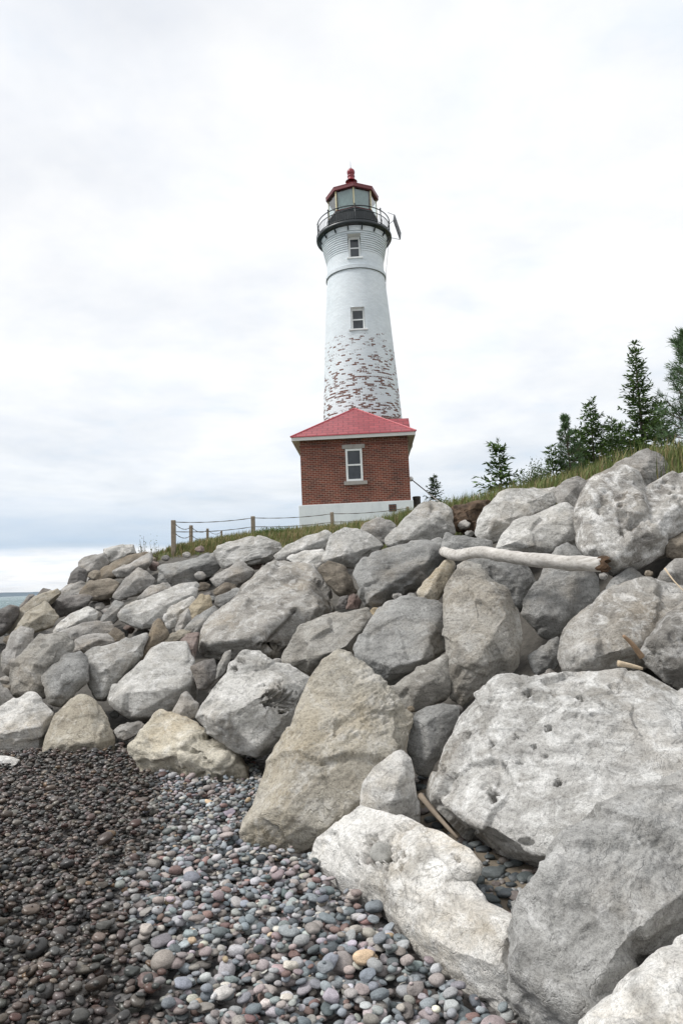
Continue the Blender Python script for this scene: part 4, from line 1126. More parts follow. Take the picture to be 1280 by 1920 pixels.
# solar panel hung outside the railing on the right
tl = txy(739, 402.5)
sol = empty('solar_panel', (tl[0], TY, tl[2] - 1.2)); tag(sol, 'dark solar panel on a bracket outside the gallery railing', 'solar panel')
o0 = Vector((0, 0, 1.2)); e1 = Vector((0.33, 0.60, -0.66)); e2v = Vector((-0.11, -0.60, -0.62))
nrm_ = e1.cross(e2v).normalized() * 0.012
cr_ = [o0, o0 + e1, o0 + e1 + e2v, o0 + e2v]
q = MB(); q.add([p - nrm_ for p in cr_] + [p + nrm_ for p in cr_], [(3, 2, 1, 0), (4, 5, 6, 7), (0, 1, 5, 4), (1, 2, 6, 5), (2, 3, 7, 6), (3, 0, 4, 7)]); q.build('cell_sheet', panel_mat, sol)
q = MB()
for i_ in range(4): q.bar(cr_[i_], cr_[(i_ + 1) % 4], 0.045, 0.05)
q.build('panel_frame', black_iron, sol)
for f_ in (0.33, 0.66):
    q = MB(); q.bar(o0 + e1 * f_ - nrm_ * 2, o0 + e1 * f_ + e2v - nrm_ * 2, 0.03, 0.03); q.build('rear_rail', wire_mat, sol)
for P in (cr_[0], cr_[3], cr_[2] + Vector((0, 0, -0.02))):
    q = MB(); q.tube([P, (TX + RR_ * 0.97 - tl[0], -0.25, P.z)], 0.013, 6); q.build('bracket_arm', wire_mat, sol)

# ------------------------------------------------------------------ service house
HY = 27.0
hl = at(563.5, 885, HY); hr = at(767.0, 885, HY)
HW = (hr[0] - hl[0]) / 2
hc = ((hl[0] + hr[0]) / 2, HY)
z_bb = at(667, 943, HY)[2]; z_bt = at(663, 817, HY)[2]
HG = turf_z(hc[0], HY) - 0.1
house = empty('brick_house', (hc[0], HY, HG), math.radians(-2.2))
tag(house, 'small red brick service house with red hipped roof below the tower', 'house')
zb_, zt_ = z_bb - HG, z_bt - HG
HD = 4.3
wx0, wx1 = at(648, 872, HY)[0] - hc[0], at(679.5, 872, HY)[0] - hc[0]
wz0, wz1 = at(664, 902, HY)[2] - HG, at(664, 841, HY)[2] - HG
w_ = MB()
def wq(x0, x1, z0, z1):
    w_.quad((x0, 0, z0), (x1, 0, z0), (x1, 0, z1), (x0, 0, z1), [(x0, z0), (x1, z0), (x1, z1), (x0, z1)])
wq(-HW, wx0, zb_, zt_); wq(wx1, HW, zb_, zt_); wq(wx0, wx1, zb_, wz0); wq(wx0, wx1, wz1, zt_)
w_.quad((HW, 0, zb_), (HW, HD, zb_), (HW, HD, zt_), (HW, 0, zt_), [(0.1, zb_), (HD + .1, zb_), (HD + .1, zt_), (0.1, zt_)])
w_.quad((-HW, HD, zb_), (-HW, 0, zb_), (-HW, 0, zt_), (-HW, HD, zt_), [(0.1, zb_), (HD + .1, zb_), (HD + .1, zt_), (0.1, zt_)])
w_.quad((HW, HD, zb_), (-HW, HD, zb_), (-HW, HD, zt_), (HW, HD, zt_), [(0, zb_), (2 * HW, zb_), (2 * HW, zt_), (0, zt_)])
for xa, s in ((wx0, 1), (wx1, -1)):
    w_.quad((xa, 0, wz0), (xa, 0.12, wz0), (xa, 0.12, wz1), (xa, 0, wz1), [(0, wz0), (.12, wz0), (.12, wz1), (0, wz1)])
wall = w_.build('wall', brick_mat, house, fix=False)
bc = MB(); zc_ = zt_ - 0.36
bc.box(-HW - 0.018, wx0 - 0.2, -0.018, 0.05, zc_, zc_ + 0.05); bc.box(wx1 + 0.2, HW + 0.018, -0.018, 0.05, zc_, zc_ + 0.05)
bc.build('brick_band', simple_mat('dark_band_brick', (0.15, 0.05, 0.036), 0.85, 0.3, 8), house)
win = MB(); win.box(wx0 - 0.12, wx1 + 0.12, -0.045, 0.12, wz1 + 0.002, wz1 + 0.17)
wn = win.build('window', stone_trim, house); wn['label'] = 'window under a grey stone lintel'
q = MB(); q.box(wx0 - 0.10, wx1 + 0.16, -0.07, 0.12, wz0 - 0.15, wz0 - 0.002); q.build('sill', stone_trim, wn)
q = MB(); fw = 0.085; ya, yb = -0.012, 0.07
q.box(wx0 + .002, wx0 + fw, ya, yb, wz0, wz1); q.box(wx1 - fw, wx1 - .002, ya, yb, wz0, wz1); q.box(wx0 + fw, wx1 - fw, ya, yb, wz1 - fw, wz1 - .002); q.box(wx0 + fw, wx1 - fw, ya, yb, wz0 + .002, wz0 + fw)
zm = 0.5 * (wz0 + wz1); q.box(wx0 + fw, wx1 - fw, ya + 0.012, yb, zm - 0.032, zm + 0.032)
q.build('frame', white_paint, wn)
for za, zz in ((wz0 + fw, zm - 0.032), (zm + 0.032, wz1 - fw)):
    q = MB(); q.box(wx0 + fw, wx1 - fw, 0.035, 0.045, za, zz); q.build('pane', pane_mat, wn)
q = MB(); q.quad((wx0, 0.118, wz0), (wx1, 0.118, wz0), (wx1, 0.118, wz1), (wx0, 0.118, wz1)); q.build('backing', black_iron, wn)
fx0 = at(560.5, 965, HY)[0] - hc[0]; fx1 = at(775, 955, HY)[0] - hc[0]
q = MB(); q.box(fx0, fx1, -0.09, HD + 0.1, -0.4, zb_ - 0.003); q.build('foundation', white_conc, house, bevel=0.015)
# vent of pierced bricks in the foundation
vx = at(735.5, 953, HY)[0] - hc[0]; vz = at(735.5, 953, HY)[2] - HG
q = MB(); q.box(vx - 0.15, vx + 0.15, -0.098, -0.05, vz - 0.145, vz + 0.145); ve = q.build('foundation_vent', black_iron, house)
for r_ in range(3):
    for k in range(3):
        q = MB(); x0 = vx - 0.14 + 0.095 * k + (0.03 if r_ % 2 else 0); z0 = vz - 0.13 + 0.092 * r_
        q.box(x0, min(x0 + 0.07, vx + 0.14), -0.112, -0.0985, z0, z0 + 0.055); q.build('brick', simple_mat('vent_brick', (0.17, 0.075, 0.05), 0.9, 0.2, 9) if (r_ + k) == 0 else bpy.data.materials['vent_brick'], ve)
# eaves and roof
ov = at(778, 806, HY - 0.38)[0] - hc[0] - HW
ovl = -(at(545, 816, HY - 0.38)[0] - hc[0]) - HW
ov = 0.5 * (ov + ovl)
ez = at(660, 815.5, HY - 0.38)[2] - HG
q = MB()
E = HW + ov
def frame_ring(q, x0, x1, y0, y1, z0, z1, wi):
    q.box(x0, x1, y0, y0 + wi, z0, z1); q.box(x0, x1, y1 - wi, y1, z0, z1)
    q.box(x0, x0 + wi, y0 + wi, y1 - wi, z0, z1); q.box(x1 - wi, x1, y0 + wi, y1 - wi, z0, z1)
frame_ring(q, -E, E, -ov, HD + ov, ez - 0.10, ez + 0.06, 0.05)
q.build('eave_fascia', eave_paint, house)
q = MB(); q.quad((-E + .05, -ov + .05, ez - 0.09), (E - .05, -ov + .05, ez - 0.09), (HW, 0.0, zt_ - 0.06), (-HW, 0.0, zt_ - 0.06))
q.quad((E - .05, -ov + .05, ez - 0.09), (E - .05, HD + ov - .05, ez - 0.09), (HW, HD, zt_ - 0.06), (HW, 0, zt_ - 0.06))
q.quad((-E + .05, HD + ov - .05, ez - 0.09), (-E + .05, -ov + .05, ez - 0.09), (-HW, 0, zt_ - 0.06), (-HW, HD, zt_ - 0.06))
q.build('soffit', eave_paint, house)
apx_y = -ov + E * 0.92
ap = at(661.5, 766, HY + apx_y); ax_ = ap[0] - hc[0]; az = ap[2] - HG
e2 = E + 0.03; yf = -ov - 0.03; yk = HD + ov
z_e = ez + 0.065
def slope_uv(P, e0, e1):
    e0 = Vector(e0); d = (Vector(e1) - e0).normalized()
    out = []
    for p in P:
        v = Vector(p) - e0; u = v.dot(d); out.append((u, (v - d * u).length))
    return out
roofm = MB()
A = (ax_, apx_y, az); B = (ax_, yk, az)
fl, fr, br_, bl_ = (-e2, yf, z_e), (e2, yf, z_e), (e2, yk, z_e), (-e2, yk, z_e)
roofm.add([fl, fr, A], [(0, 1, 2)], [slope_uv([fl, fr, A], fl, fr)])
roofm.add([fr, br_, B, A], [(0, 1, 2, 3)], [slope_uv([fr, br_, B, A], fr, br_)])
roofm.add([bl_, fl, A, B], [(0, 1, 2, 3)], [slope_uv([bl_, fl, A, B], bl_, fl)])
roofm.add([bl_, B, br_], [(0, 1, 2)], [slope_uv([bl_, B, br_], bl_, br_)])
rf = roofm.build('roof', roof_mat, house, fix=False)
for p, qv in ((fl, A), (fr, A), (A, B)):
    q = MB(); q.tube([p, qv], 0.035, 8); q.build('ridge_cap', simple_mat('red_ridge_metal', (0.42, 0.075, 0.09), 0.4, 0.1, 3) if p is fl else bpy.data.materials['red_ridge_metal'], rf)
q = MB(); q.box(-e2, e2, yf, yf + 0.03, z_e - 0.03, z_e + 0.012); q.build('drip_edge', bpy.data.materials['red_ridge_metal'], rf)

# entry hall joining house and tower, its end showing past the right wall
EY = 30.0
er = at(766, 790, EY); ridge_z = at(752, 784.5, EY)[2]
hall = empty('entry_hall', (er[0] - 1.2, EY, HG)); tag(hall, 'low entry hall with red roof behind the right side of the house', 'annex')
rz = ridge_z - HG; hx0, hx1 = -1.6, 1.06
hez = at(772, 829, EY - 0.9)[2] - HG
q = MB(); q.box(hx0, hx1 - 0.16, -0.75, 0.75, 0, hez - 0.05); q.build('wall', white_conc, hall)
q = MB()
for s in (-1, 1):
    a_, b_ = (hx0, s * 1.02, hez), (hx1 + 0.14, s * 1.02, hez); c_, d_ = (hx1 + 0.14, 0, rz), (hx0, 0, rz)
    P = [a_, b_, c_, d_]
    q.add(P, [(0, 1, 2, 3)], [slope_uv(P, a_, b_)])
q.build('roof', roof_mat, hall, fix=False)
q = MB(); q.add([(hx1 + 0.10, -0.98, hez - 0.02), (hx1 + 0.10, 0.98, hez - 0.02), (hx1 + 0.10, 0, rz - 0.04), (hx1 - 0.02, -0.98, hez - 0.02), (hx1 - 0.02, 0.98, hez - 0.02), (hx1 - 0.02, 0, rz - 0.04)], [(0, 1, 2), (5, 4, 3), (0, 3, 4, 1), (1, 4, 5, 2), (2, 5, 3, 0)])
q.build('gable_end', eave_paint, hall)
q = MB(); q.box(hx0, hx1 + 0.15, -1.04, -0.98, hez - 0.20, hez - 0.01); q.box(hx1 - 0.1, hx1 + 0.15, -0.98, 0.98, hez - 0.20, hez - 0.021); q.build('eave_fascia', eave_paint, hall)

# stay wire with its white insulator, and the dark barrel by the wall
i0 = at(770, 898, 28.2); i1 = at(806, 927, 27.0)
stay = empty('stay_wire', (i1[0], i1[1], turf_z(i1[0], i1[1]))); tag(stay, 'thin stay wire with white insulator running down beside the house', 'wire')
off = Vector(stay.location)
q = MB(); q.tube([Vector(i0) - off, Vector(i1) - off, Vector(i1) + (Vector(i1) - Vector(i0)) * 1.2 - off], 0.022, 6); q.build('wire', wire_mat, stay)
q = MB(); q.lathe([(0.001, -0.11), (0.08, -0.08), (0.11, 0), (0.08, 0.08), (0.001, 0.11)], 14, tuple(Vector(i0) - off)); q.build('insulator', white_paint, stay, smooth=True)
bz = at(781, 940, 28.5)
q = MB(); q.lathe([(0.001, 0.0), (0.16, 0.0), (0.17, 0.04), (0.165, 0.3), (0.175, 0.33), (0.165, 0.36), (0.165, 0.72), (0.175, 0.75), (0.16, 0.80), (0.13, 0.79), (0.001, 0.79)], 20)
o = q.build('barrel', simple_mat('dark_weathered_wood', (0.045, 0.04, 0.035), 0.8, 0.3, 9), None, smooth=True)
o.location = (bz[0], bz[1], at(781, 931, 28.5)[2] - 0.80); tag(o, 'dark barrel standing beside the house foundation at right', 'barrel')
# ------------------------------------------------------------------ shingle
PAL = [((0.21, 0.232, 0.245), 'blue-grey', 6), ((0.12, 0.138, 0.148), 'dark slate', 3.2), ((0.33, 0.335, 0.335), 'pale grey', 4.5), ((0.31, 0.262, 0.255), 'pinkish', 2.2),
       ((0.18, 0.12, 0.108), 'red-brown', 1.3), ((0.43, 0.405, 0.37), 'cream', 1.0), ((0.245, 0.222, 0.205), 'brownish grey', 2.8), ((0.32, 0.30, 0.32), 'mauve', 1.8), ((0.33, 0.25, 0.17), 'ochre', 0.35)]
PW = np.array([p[2] for p in PAL]); PW = PW / PW.sum()
def peb_material(name, single):
    m, t, b = new_mat(name)
    c = N(t, 'ShaderNodeTexCoord')
    if single:
        oi = N(t, 'ShaderNodeObjectInfo'); col, wet = oi.outputs['Color'], oi.outputs['Alpha']
    else:
        at_ = N(t, 'ShaderNodeAttribute', attribute_name='tint'); col, wet = at_.outputs['Color'], at_.outputs['Alpha']
    geo = N(t, 'ShaderNodeNewGeometry')
    sp1 = ramp(t, noise(t, geo.outputs['Position'], 260, 4, 0.7), [(0.32, 0.62), (0.5, 1.0), (0.68, 1.32)])
    sp2 = ramp(t, noise(t, geo.outputs['Position'], 45, 5, 0.65), [(0.3, 0.78), (0.7, 1.2)])
    base = mixc(t, 1.0, mixc(t, 1.0, col, sp1, 'MULTIPLY'), sp2, 'MULTIPLY')
    dk = mixc(t, 1.0, base, (0.34, 0.295, 0.262), 'MULTIPLY')
    L(t, mixc(t, wet, base, dk), b.inputs['Base Color'])
    L(t, math_node(t, 'MULTIPLY_ADD', wet, -0.42, 0.76), b.inputs['Roughness'])
    b.inputs['Specular IOR Level'].default_value = 0.4
    bump(t, b, noise(t, geo.outputs['Position'], 170, 4, 0.6), 0.12, 0.004)
    return m
peb_many = peb_material('shingle_stone', False); peb_one = peb_material('cobble_stone', True)
toe_xy = np.array(TOE)
def wet_at(px, py):
    """the wave-darkened side of the shingle; its edge wanders"""
    edge = np.interp(py, [1380, 1420, 1480, 1560, 1640, 1720, 1800, 1920], [470, 300, 300, 330, 250, 240, 290, 330])
    w = 46 + 24 * np.sin(py * 0.05)
    return np.clip((edge - px) / w * 0.5 + 0.5, 0, 1)
rs = np.random.default_rng(11)
cell = 0.006
X0, X1, Y0, Y1 = -4.3, 1.35, 1.75, 7.0
GW, GH = int((X1 - X0) / cell), int((Y1 - Y0) / cell)
Hf = np.zeros((GH, GW), dtype=np.float32)
# keep stones out of the boulders: mark what stands above the beach
blocked = np.zeros((GH, GW), dtype=bool)
for o_, mn, mx in ALL_ROCKS:
    if mn[1] > 7.2 or mn[2] > 0.12: continue
    co = np.empty(len(o_.data.vertices) * 3, dtype=np.float32); o_.data.vertices.foreach_get('co', co)
    co = co.reshape(-1, 3) + np.array(o_.location, dtype=np.float32)
    low = co[(co[:, 2] < 0.10) & (co[:, 2] > -0.03)]
    ix = ((low[:, 0] - X0) / cell).astype(int); iy = ((low[:, 1] - Y0) / cell).astype(int)
    ok = (ix > 2) & (ix < GW - 3) & (iy > 2) & (iy < GH - 3)
    for dx in (-2, 0, 2):
        for dy in (-2, 0, 2): blocked[iy[ok] + dy, ix[ok] + dx] = True
stones = []
def in_view(x, y, m=70):
    p = project(np.array([[x, y, 0.03]]))[0]
    return -m - 60 < p[0] < 1280 + m and p[1] < 1920 + m + 40, p
tries = 0; fails = 0
while len(stones) < 13000 and tries < 60000:
    tries += 1
    x = rs.uniform(X0 + 0.1, X1 - 0.1); y = rs.uniform(Y0 + 0.1, Y1 - 0.1)
    # stay on the beach side of the boulders
    ty = np.interp(-x, -toe_xy[:, 0], toe_xy[:, 1])
    if y > ty + 0.55: continue
    ok, p = in_view(x, y)
    if not ok: continue
    big_side = np.clip((p[0] - 150) / 700, 0, 1) * np.clip((p[1] - 1400) / 350, 0.15, 1)
    a = 0.0172 * math.exp(rs.normal() * 0.30) * (1.0 + 0.30 * big_side)
    if rs.random() < 0.04: a *= 1.5
    a = min(a, 0.062)
    bb = a * rs.uniform(0.66, 0.95); cc = a * rs.uniform(0.30, 0.62)
    th = rs.uniform(0, math.pi) if rs.random() < 0.45 else rs.normal() * 0.5
    ci, si_ = math.cos(th), math.sin(th)
    n_ = int(a / cell) + 1
    gx_, gy_ = int((x - X0) / cell), int((y - Y0) / cell)
    if gx_ - n_ < 0 or gy_ - n_ < 0 or gx_ + n_ >= GW or gy_ + n_ >= GH: continue
    if blocked[gy_, gx_]: continue
    jj, ii = np.mgrid[-n_:n_ + 1, -n_:n_ + 1] * cell
    u_ = (ii * ci + jj * si_) / a; v_ = (-ii * si_ + jj * ci) / bb
    q = 1 - u_ * u_ - v_ * v_
    msk = q > 0.02
    hz = np.where(msk, np.sqrt(np.maximum(q, 0)) * cc, 0)
    sub = Hf[gy_ - n_:gy_ + n_ + 1, gx_ - n_:gx_ + n_ + 1]
    rest = np.where(msk, sub + hz, -1)
    zc = float(np.percentile(rest[msk], 88))
    if zc > 0.088 or (zc > 0.068 and rs.random() < 0.5): 
        fails += 1
        continue
    sub[:] = np.where(msk, np.maximum(sub, zc + hz), sub)
    # lean with the stones beneath
    gl = sub[n_, -1] - sub[n_, 0]; gf = sub[-1, n_] - sub[0, n_]
    stones.append((x, y, zc + float(beach_z(x, y)), a, bb, cc, th, np.clip(gf / (2 * a), -.35, .35) * 0.6 + rs.normal() * 0.12, -np.clip(gl / (2 * a), -.35, .35) * 0.6 + rs.normal() * 0.12, p[0], p[1]))
print('shingle stones', len(stones), 'tries', tries)
stones = np.array(stones)
ki = rs.choice(len(PAL), len(stones), p=PW)
cols = np.array([PAL[k][0] for k in ki]) * np.exp(rs.normal(size=(len(stones), 1)) * 0.22) * np.exp(rs.normal(size=(len(stones), 3)) * 0.025)
wet = wet_at(stones[:, 9], stones[:, 10])
wet = np.clip(wet + rs.normal(size=len(wet)) * 0.16 * (wet > 0.02) * (wet < 0.98), 0, 1)
dist = np.hypot(stones[:, 0], stones[:, 1])
app = stones[:, 3] / dist
vis = (stones[:, 9] > 4) & (stones[:, 9] < 1276) & (stones[:, 10] < 1912)
# only stones that lie on top count for the singles
gxs = ((stones[:, 0] - X0) / cell).astype(int); gys = ((stones[:, 1] - Y0) / cell).astype(int)
top = stones[:, 2] - beach_z(stones[:, 0], stones[:, 1]) + stones[:, 5] >= Hf[gys, gxs] - 0.004
rank = np.where(vis & top, app, 0)
singles = np.argsort(-rank)[:300]
is_single = np.zeros(len(stones), dtype=bool); is_single[singles] = True
def stone_shape(V, seed):
    q = V.copy()
    q = np.sign(q) * np.abs(q) ** (0.93 if seed % 3 else 0.87)
    if seed % 4 == 1:
        nn_ = np.random.default_rng(seed).normal(size=(3, 3)); nn_ /= np.linalg.norm(nn_, axis=1, keepdims=True)
        for n0 in nn_:
            d_ = q @ n0; q = q - np.clip(d_ - 0.72, 0, 1)[:, None] * n0 * 0.85
    q *= 1 + 0.16 * vnoise(V * 1.1 + seed * 3.3, seed)[:, None] + 0.05 * vnoise(V * 2.6 + seed, seed + 1)[:, None]
    return q
def euler_m(rx, ry, rz):
    cx, sx, cy, sy, cz, sz = math.cos(rx), math.sin(rx), math.cos(ry), math.sin(ry), math.cos(rz), math.sin(rz)
    Rx = np.array([[1, 0, 0], [0, cx, -sx], [0, sx, cx]]); Ry = np.array([[cy, 0, sy], [0, 1, 0], [-sy, 0, cy]]); Rz = np.array([[cz, -sz, 0], [sz, cz, 0], [0, 0, 1]])
    return Rz @ Ry @ Rx
bV, bT, _ = ico(3); bV2, bT2, _2 = ico(2)
shp_hi = [stone_shape(bV, k) for k in range(14)]; shp_lo = [stone_shape(bV2, k) for k in range(14)]
VV = []; TT = []; CC = []; base_i = 0
for i in np.where(~is_single)[0]:
    x, y, z, a, bb, cc, th, rx, ry, px, py = stones[i]
    near = py > 1560 and -20 < px < 1300
    sh_ = (shp_hi if near and a / dist[i] > 0.0135 else shp_lo)[i % 14]
    tr = bT if sh_ is shp_hi[i % 14] else bT2
    v = (sh_ * np.array([a, bb, cc])) @ euler_m(rx, ry, th).T + np.array([x, y, z])
    VV.append(v); TT.append(tr + base_i); base_i += len(v)
    CC.append(np.tile(np.append(cols[i], wet[i]), (len(v), 1)))
VV = np.concatenate(VV); TT = np.concatenate(TT); CC = np.concatenate(CC)
o = link('shingle', np_mesh('shingle', VV, TT, True, colors=CC), peb_many)
tag(o, 'rounded grey, pink and dark shingle covering the beach', 'shingle', kind='stuff')
# small stones lying on the sand between
gv = []; gt = []; gc = []; bi = 0
for k in range(2600):
    x = rs.uniform(X0 + .2, X1 - .2); y = rs.uniform(Y0 + .1, Y1 - .2)
    if y > np.interp(-x, -toe_xy[:, 0], toe_xy[:, 1]) + 0.4: continue
    ok, p = in_view(x, y, 20)
    if not ok: continue
    ix_, iy_ = int((x - X0) / cell), int((y - Y0) / cell)
    if blocked[iy_, ix_]: continue
    a = rs.uniform(0.004, 0.011)
    v = (shp_lo[k % 14] * np.array([a, a * .8, a * .6])) @ euler_m(rs.normal() * .3, rs.normal() * .3, rs.uniform(0, 6)).T + np.array([x, y, Hf[iy_, ix_] + float(beach_z(x, y)) + a * 0.3])
    gv.append(v); gt.append(bT2 + bi); bi += len(v)
    gc.append(np.tile(np.append(np.array(PAL[rs.choice(len(PAL), p=PW)][0]) * rs.uniform(.7, 1.3), float(wet_at(p[0], p[1]))), (len(v), 1)))
o = link('fine_gravel', np_mesh('fine_gravel', np.concatenate(gv), np.concatenate(gt), True, colors=np.concatenate(gc)), peb_many)
tag(o, 'fine gravel scattered among the beach shingle', 'gravel', kind='stuff')
bV4, bT4, _4 = ico(4)
cob_mesh = []
for k in range(12):
    me = np_mesh('cobble', stone_shape(bV4, 50 + k), bT4); me.materials.append(peb_one); cob_mesh.append(me)
def cobble(loc, abc, rot, col, w, label, group, k):
    o = link('cobble', cob_mesh[k % 12])
    o.location = loc; o.scale = abc; o.rotation_euler = rot
    o.color = (*col, w)
    tag(o, label, 'cobble', group)
    return o
for i in singles:
    x, y, z, a, bb, cc, th, rx, ry, px, py = stones[i]
    nm = PAL[ki[i]][1]
    side = 'wet dark' if wet[i] > 0.5 else 'dry pale'
    cobble((x, y, z), (a, bb, cc), (rx, ry, th), tuple(cols[i]), float(wet[i]), f'{nm} rounded cobble in the {side} shingle of the foreground', f'{nm} cobbles in the {side} foreground shingle', int(i))

# sand pocket between the white boulders, with dark cobbles
sand_mat, t, b = new_mat('wet_sand')
c = N(t, 'ShaderNodeTexCoord')
L(t, ramp(t, noise(t, c.outputs['Object'], 7, 8, 0.65), [(0.3, (0.13, 0.108, 0.082)), (0.7, (0.23, 0.195, 0.15))]), b.inputs['Base Color'])
setp(b, Roughness=0.85); bump(t, b, noise(t, c.outputs['Object'], 220, 4, 0.7), 0.5, 0.006)
sc_ = at_z(925, 1640, 0.10)
gx_, gy_ = np.meshgrid(np.linspace(-1.1, 1.1, 45), np.linspace(-0.75, 1.3, 41))
G = np.stack([gx_ + sc_[0], gy_ + sc_[1], 0.10 + 0.05 * np.clip(gy_, -1, 1.3) - 0.75 * np.clip(-gx_ - 0.22, 0, 2) - 0.6 * np.clip(-gy_ - 0.22, 0, 2)], -1)
Vq, Qq = grid_mesh('sand', G)
Vq[:, 2] += 0.02 * fbm(Vq * 5, 31, 3)
o = link('sand_pocket', np_mesh('sand_pocket', Vq - np.array([sc_[0], sc_[1], 0]), Qq), sand_mat); o.location = (sc_[0], sc_[1], 0); tag(o, kind='structure')
PK = [(888, 1660, 20), (925, 1643, 20), (948, 1680, 15), (972, 1688, 18), (985, 1650, 15), (1003, 1655, 15), (965, 1645, 9), (990, 1640, 12), (920, 1690, 15), (938, 1672, 10), (958, 1662, 9), (1012, 1638, 12), (968, 1622, 11), (890, 1588, 12), (905, 1597, 12), (870, 1578, 11), (918, 1610, 9), (955, 1625, 10),
      (793, 1462, 11), (800, 1470, 12), (790, 1478, 10), (806, 1540, 10), (820, 1552, 10), (797, 1525, 10), (975, 1710, 13), (962, 1700, 10), (905, 1668, 9), (930, 1660, 8), (940, 1630, 8), (1000, 1672, 10)]
SANDB = BVHTree.FromPolygons([tuple(v) for v in Vq], [tuple(q) for q in Qq])
for k, (px, py, rp) in enumerate(PK):
    h = SANDB.ray_cast(Vector(CAM_POS), Vector(ray(px, py)).normalized())
    loc = h[0] if h[0] else Vector(at_z(px, py, 0.08))
    a = rp / 1280 * loc.y * 1.1
    col = [(0.10, 0.12, 0.125), (0.14, 0.16, 0.165), (0.08, 0.095, 0.105), (0.19, 0.165, 0.155)][k % 4]
    cobble((loc.x, loc.y, loc.z + a * 0.25), (a, a * 0.75, a * 0.42), (rs.normal() * .1, rs.normal() * .1, rs.normal() * 0.4), col, 0.35, 'dark slate cobble lying in the sand pocket between the white boulders', 'cobbles in the sand pocket', k)
gv = []; gt = []; gc = []; bi = 0
for k in range(420):
    px, py = rs.uniform(780, 1030), rs.uniform(1440, 1730)
    h = SANDB.ray_cast(Vector(CAM_POS), Vector(ray(px, py)).normalized())
    if h[0] is None: continue
    a = abs(rs.normal()) * 0.010 + 0.006
    v = (shp_lo[k % 14] * np.array([a, a * .8, a * .55])) @ euler_m(rs.normal() * .25, rs.normal() * .25, rs.uniform(0, 6)).T + np.array([h[0].x, h[0].y, h[0].z + a * 0.2])
    gv.append(v); gt.append(bT2 + bi); bi += len(v)
    gc.append(np.tile(np.append(np.array(PAL[rs.choice([0, 1, 1, 2, 6])][0]) * rs.uniform(.6, 1.2), 0.3), (len(v), 1)))
o = link('pocket_gravel', np_mesh('pocket_gravel', np.concatenate(gv), np.concatenate(gt), True, colors=np.concatenate(gc)), peb_many)
tag(o, 'small dark gravel on the sand between the white boulders', 'gravel', kind='stuff')
# the cobble caught in the hollow of the long white boulder
def rock_hit(px, py):
    dg = bpy.context.evaluated_depsgraph_get()
    r = scene.ray_cast(dg, Vector(CAM_POS), Vector(ray(px, py)).normalized())
    return r[1] if r[0] else None
bpy.context.view_layer.update()
h = rock_hit(716, 1612)
if h is not None:
    a = 22 / 1280 * h.y
    o = cobble((h.x, h.y - 0.045, h.z + a * 0.75), (a, a * 0.9, a * 0.82), (0.1, 0.2, 0.3), (0.30, 0.295, 0.275), 0.0, 'round pale cobble caught in the hollow of the long white boulder', None, 3)
    h2 = rock_hit(696, 1618)
    if h2 is not None: cobble((h2.x, h2.y - 0.02, h2.z + a * 0.2), (a * 0.5, a * 0.35, a * 0.35), (0.1, 0.2, 0.3), (0.27, 0.25, 0.23), 0.0, 'small pale pebble beside the round cobble in the white boulder hollow', None, 5)

# ------------------------------------------------------------------ driftwood
wood_mat, t, b = new_mat('bleached_driftwood')
c = N(t, 'ShaderNodeTexCoord'); mp = N(t, 'ShaderNodeMapping'); mp.inputs['Scale'].default_value = (2.2, 14, 14); L(t, c.outputs['Object'], mp.inputs[0])
gn = noise(t, mp.outputs[0], 3.0, 8, 0.65, 0.4)
L(t, mixc(t, 0.6, ramp(t, gn, [(0.28, (0.26, 0.235, 0.205)), (0.5, (0.47, 0.445, 0.41)), (0.7, (0.58, 0.56, 0.53))]), ramp(t, noise(t, c.outputs['Object'], 5, 5, 0.6), [(0.3, 0.75), (0.7, 1.15)]), 'MULTIPLY'), b.inputs['Base Color'])
setp(b, Roughness=0.8); bump(t, b, gn, 0.5, 0.012)
rot_mat = simple_mat('rotten_wood_core', (0.085, 0.05, 0.028), 0.95, 0.5, 22, bmp=0.9)
LOG = [(829, 1034, 9), (842, 1038, 10), (860, 1042, 11), (882, 1037, 11), (915, 1037, 11), (955, 1043, 12), (1000, 1050, 13), (1060, 1056, 14), (1128, 1059, 15)]
lp = []; lr = []
for k, (px, py, r) in enumerate(LOG):
    Yl = 6.55 + (5.35 - 6.55) * k / (len(LOG) - 1)
    lp.append(Vector(at(px, py, Yl))); lr.append(r / 1280 * Yl)
root = empty('driftwood_log', tuple(lp[4])); tag(root, 'bleached driftwood log lying across the boulders at right', 'log')
def smooth_path(P, R, m=7):
    op, orr = [], []
    n = len(P)
    for i in range(n - 1):
        p0, p1, p2, p3 = P[max(i - 1, 0)], P[i], P[i + 1], P[min(i + 2, n - 1)]
        for k in range(m):
            t_ = k / m
            op.append(0.5 * ((2 * p1) + (p2 - p0) * t_ + (2 * p0 - 5 * p1 + 4 * p2 - p3) * t_ * t_ + (3 * p1 - p0 - 3 * p2 + p3) * t_ ** 3))
            orr.append(R[i] * (1 - t_) + R[i + 1] * t_)
    op.append(P[-1]); orr.append(R[-1])
    return op, orr
sp_, sr_ = smooth_path([p - lp[4] for p in lp], lr)
sr_[0] *= 0.55; sr_[1] *= 0.85
q = MB(); q.tube(sp_, sr_, 28, cap=True)
vv = np.array(q.v); cen = np.repeat(np.array([p[:] for p in sp_]), 28, axis=0)
dv = vv - cen
nz = fbm(vv * np.array([3, 10, 10]), 61, 4)
q.v = [tuple(p) for p in cen + dv * (1 + 0.26 * nz)[:, None]]
trunk = q.build('trunk', wood_mat, root, smooth=True)
ed = (sp_[-1] - sp_[-3]).normalized(); rad = sr_[-1]
q = MB(); base_ = sp_[-1]; s1 = ed.orthogonal().normalized(); s2 = ed.cross(s1)
rings = []
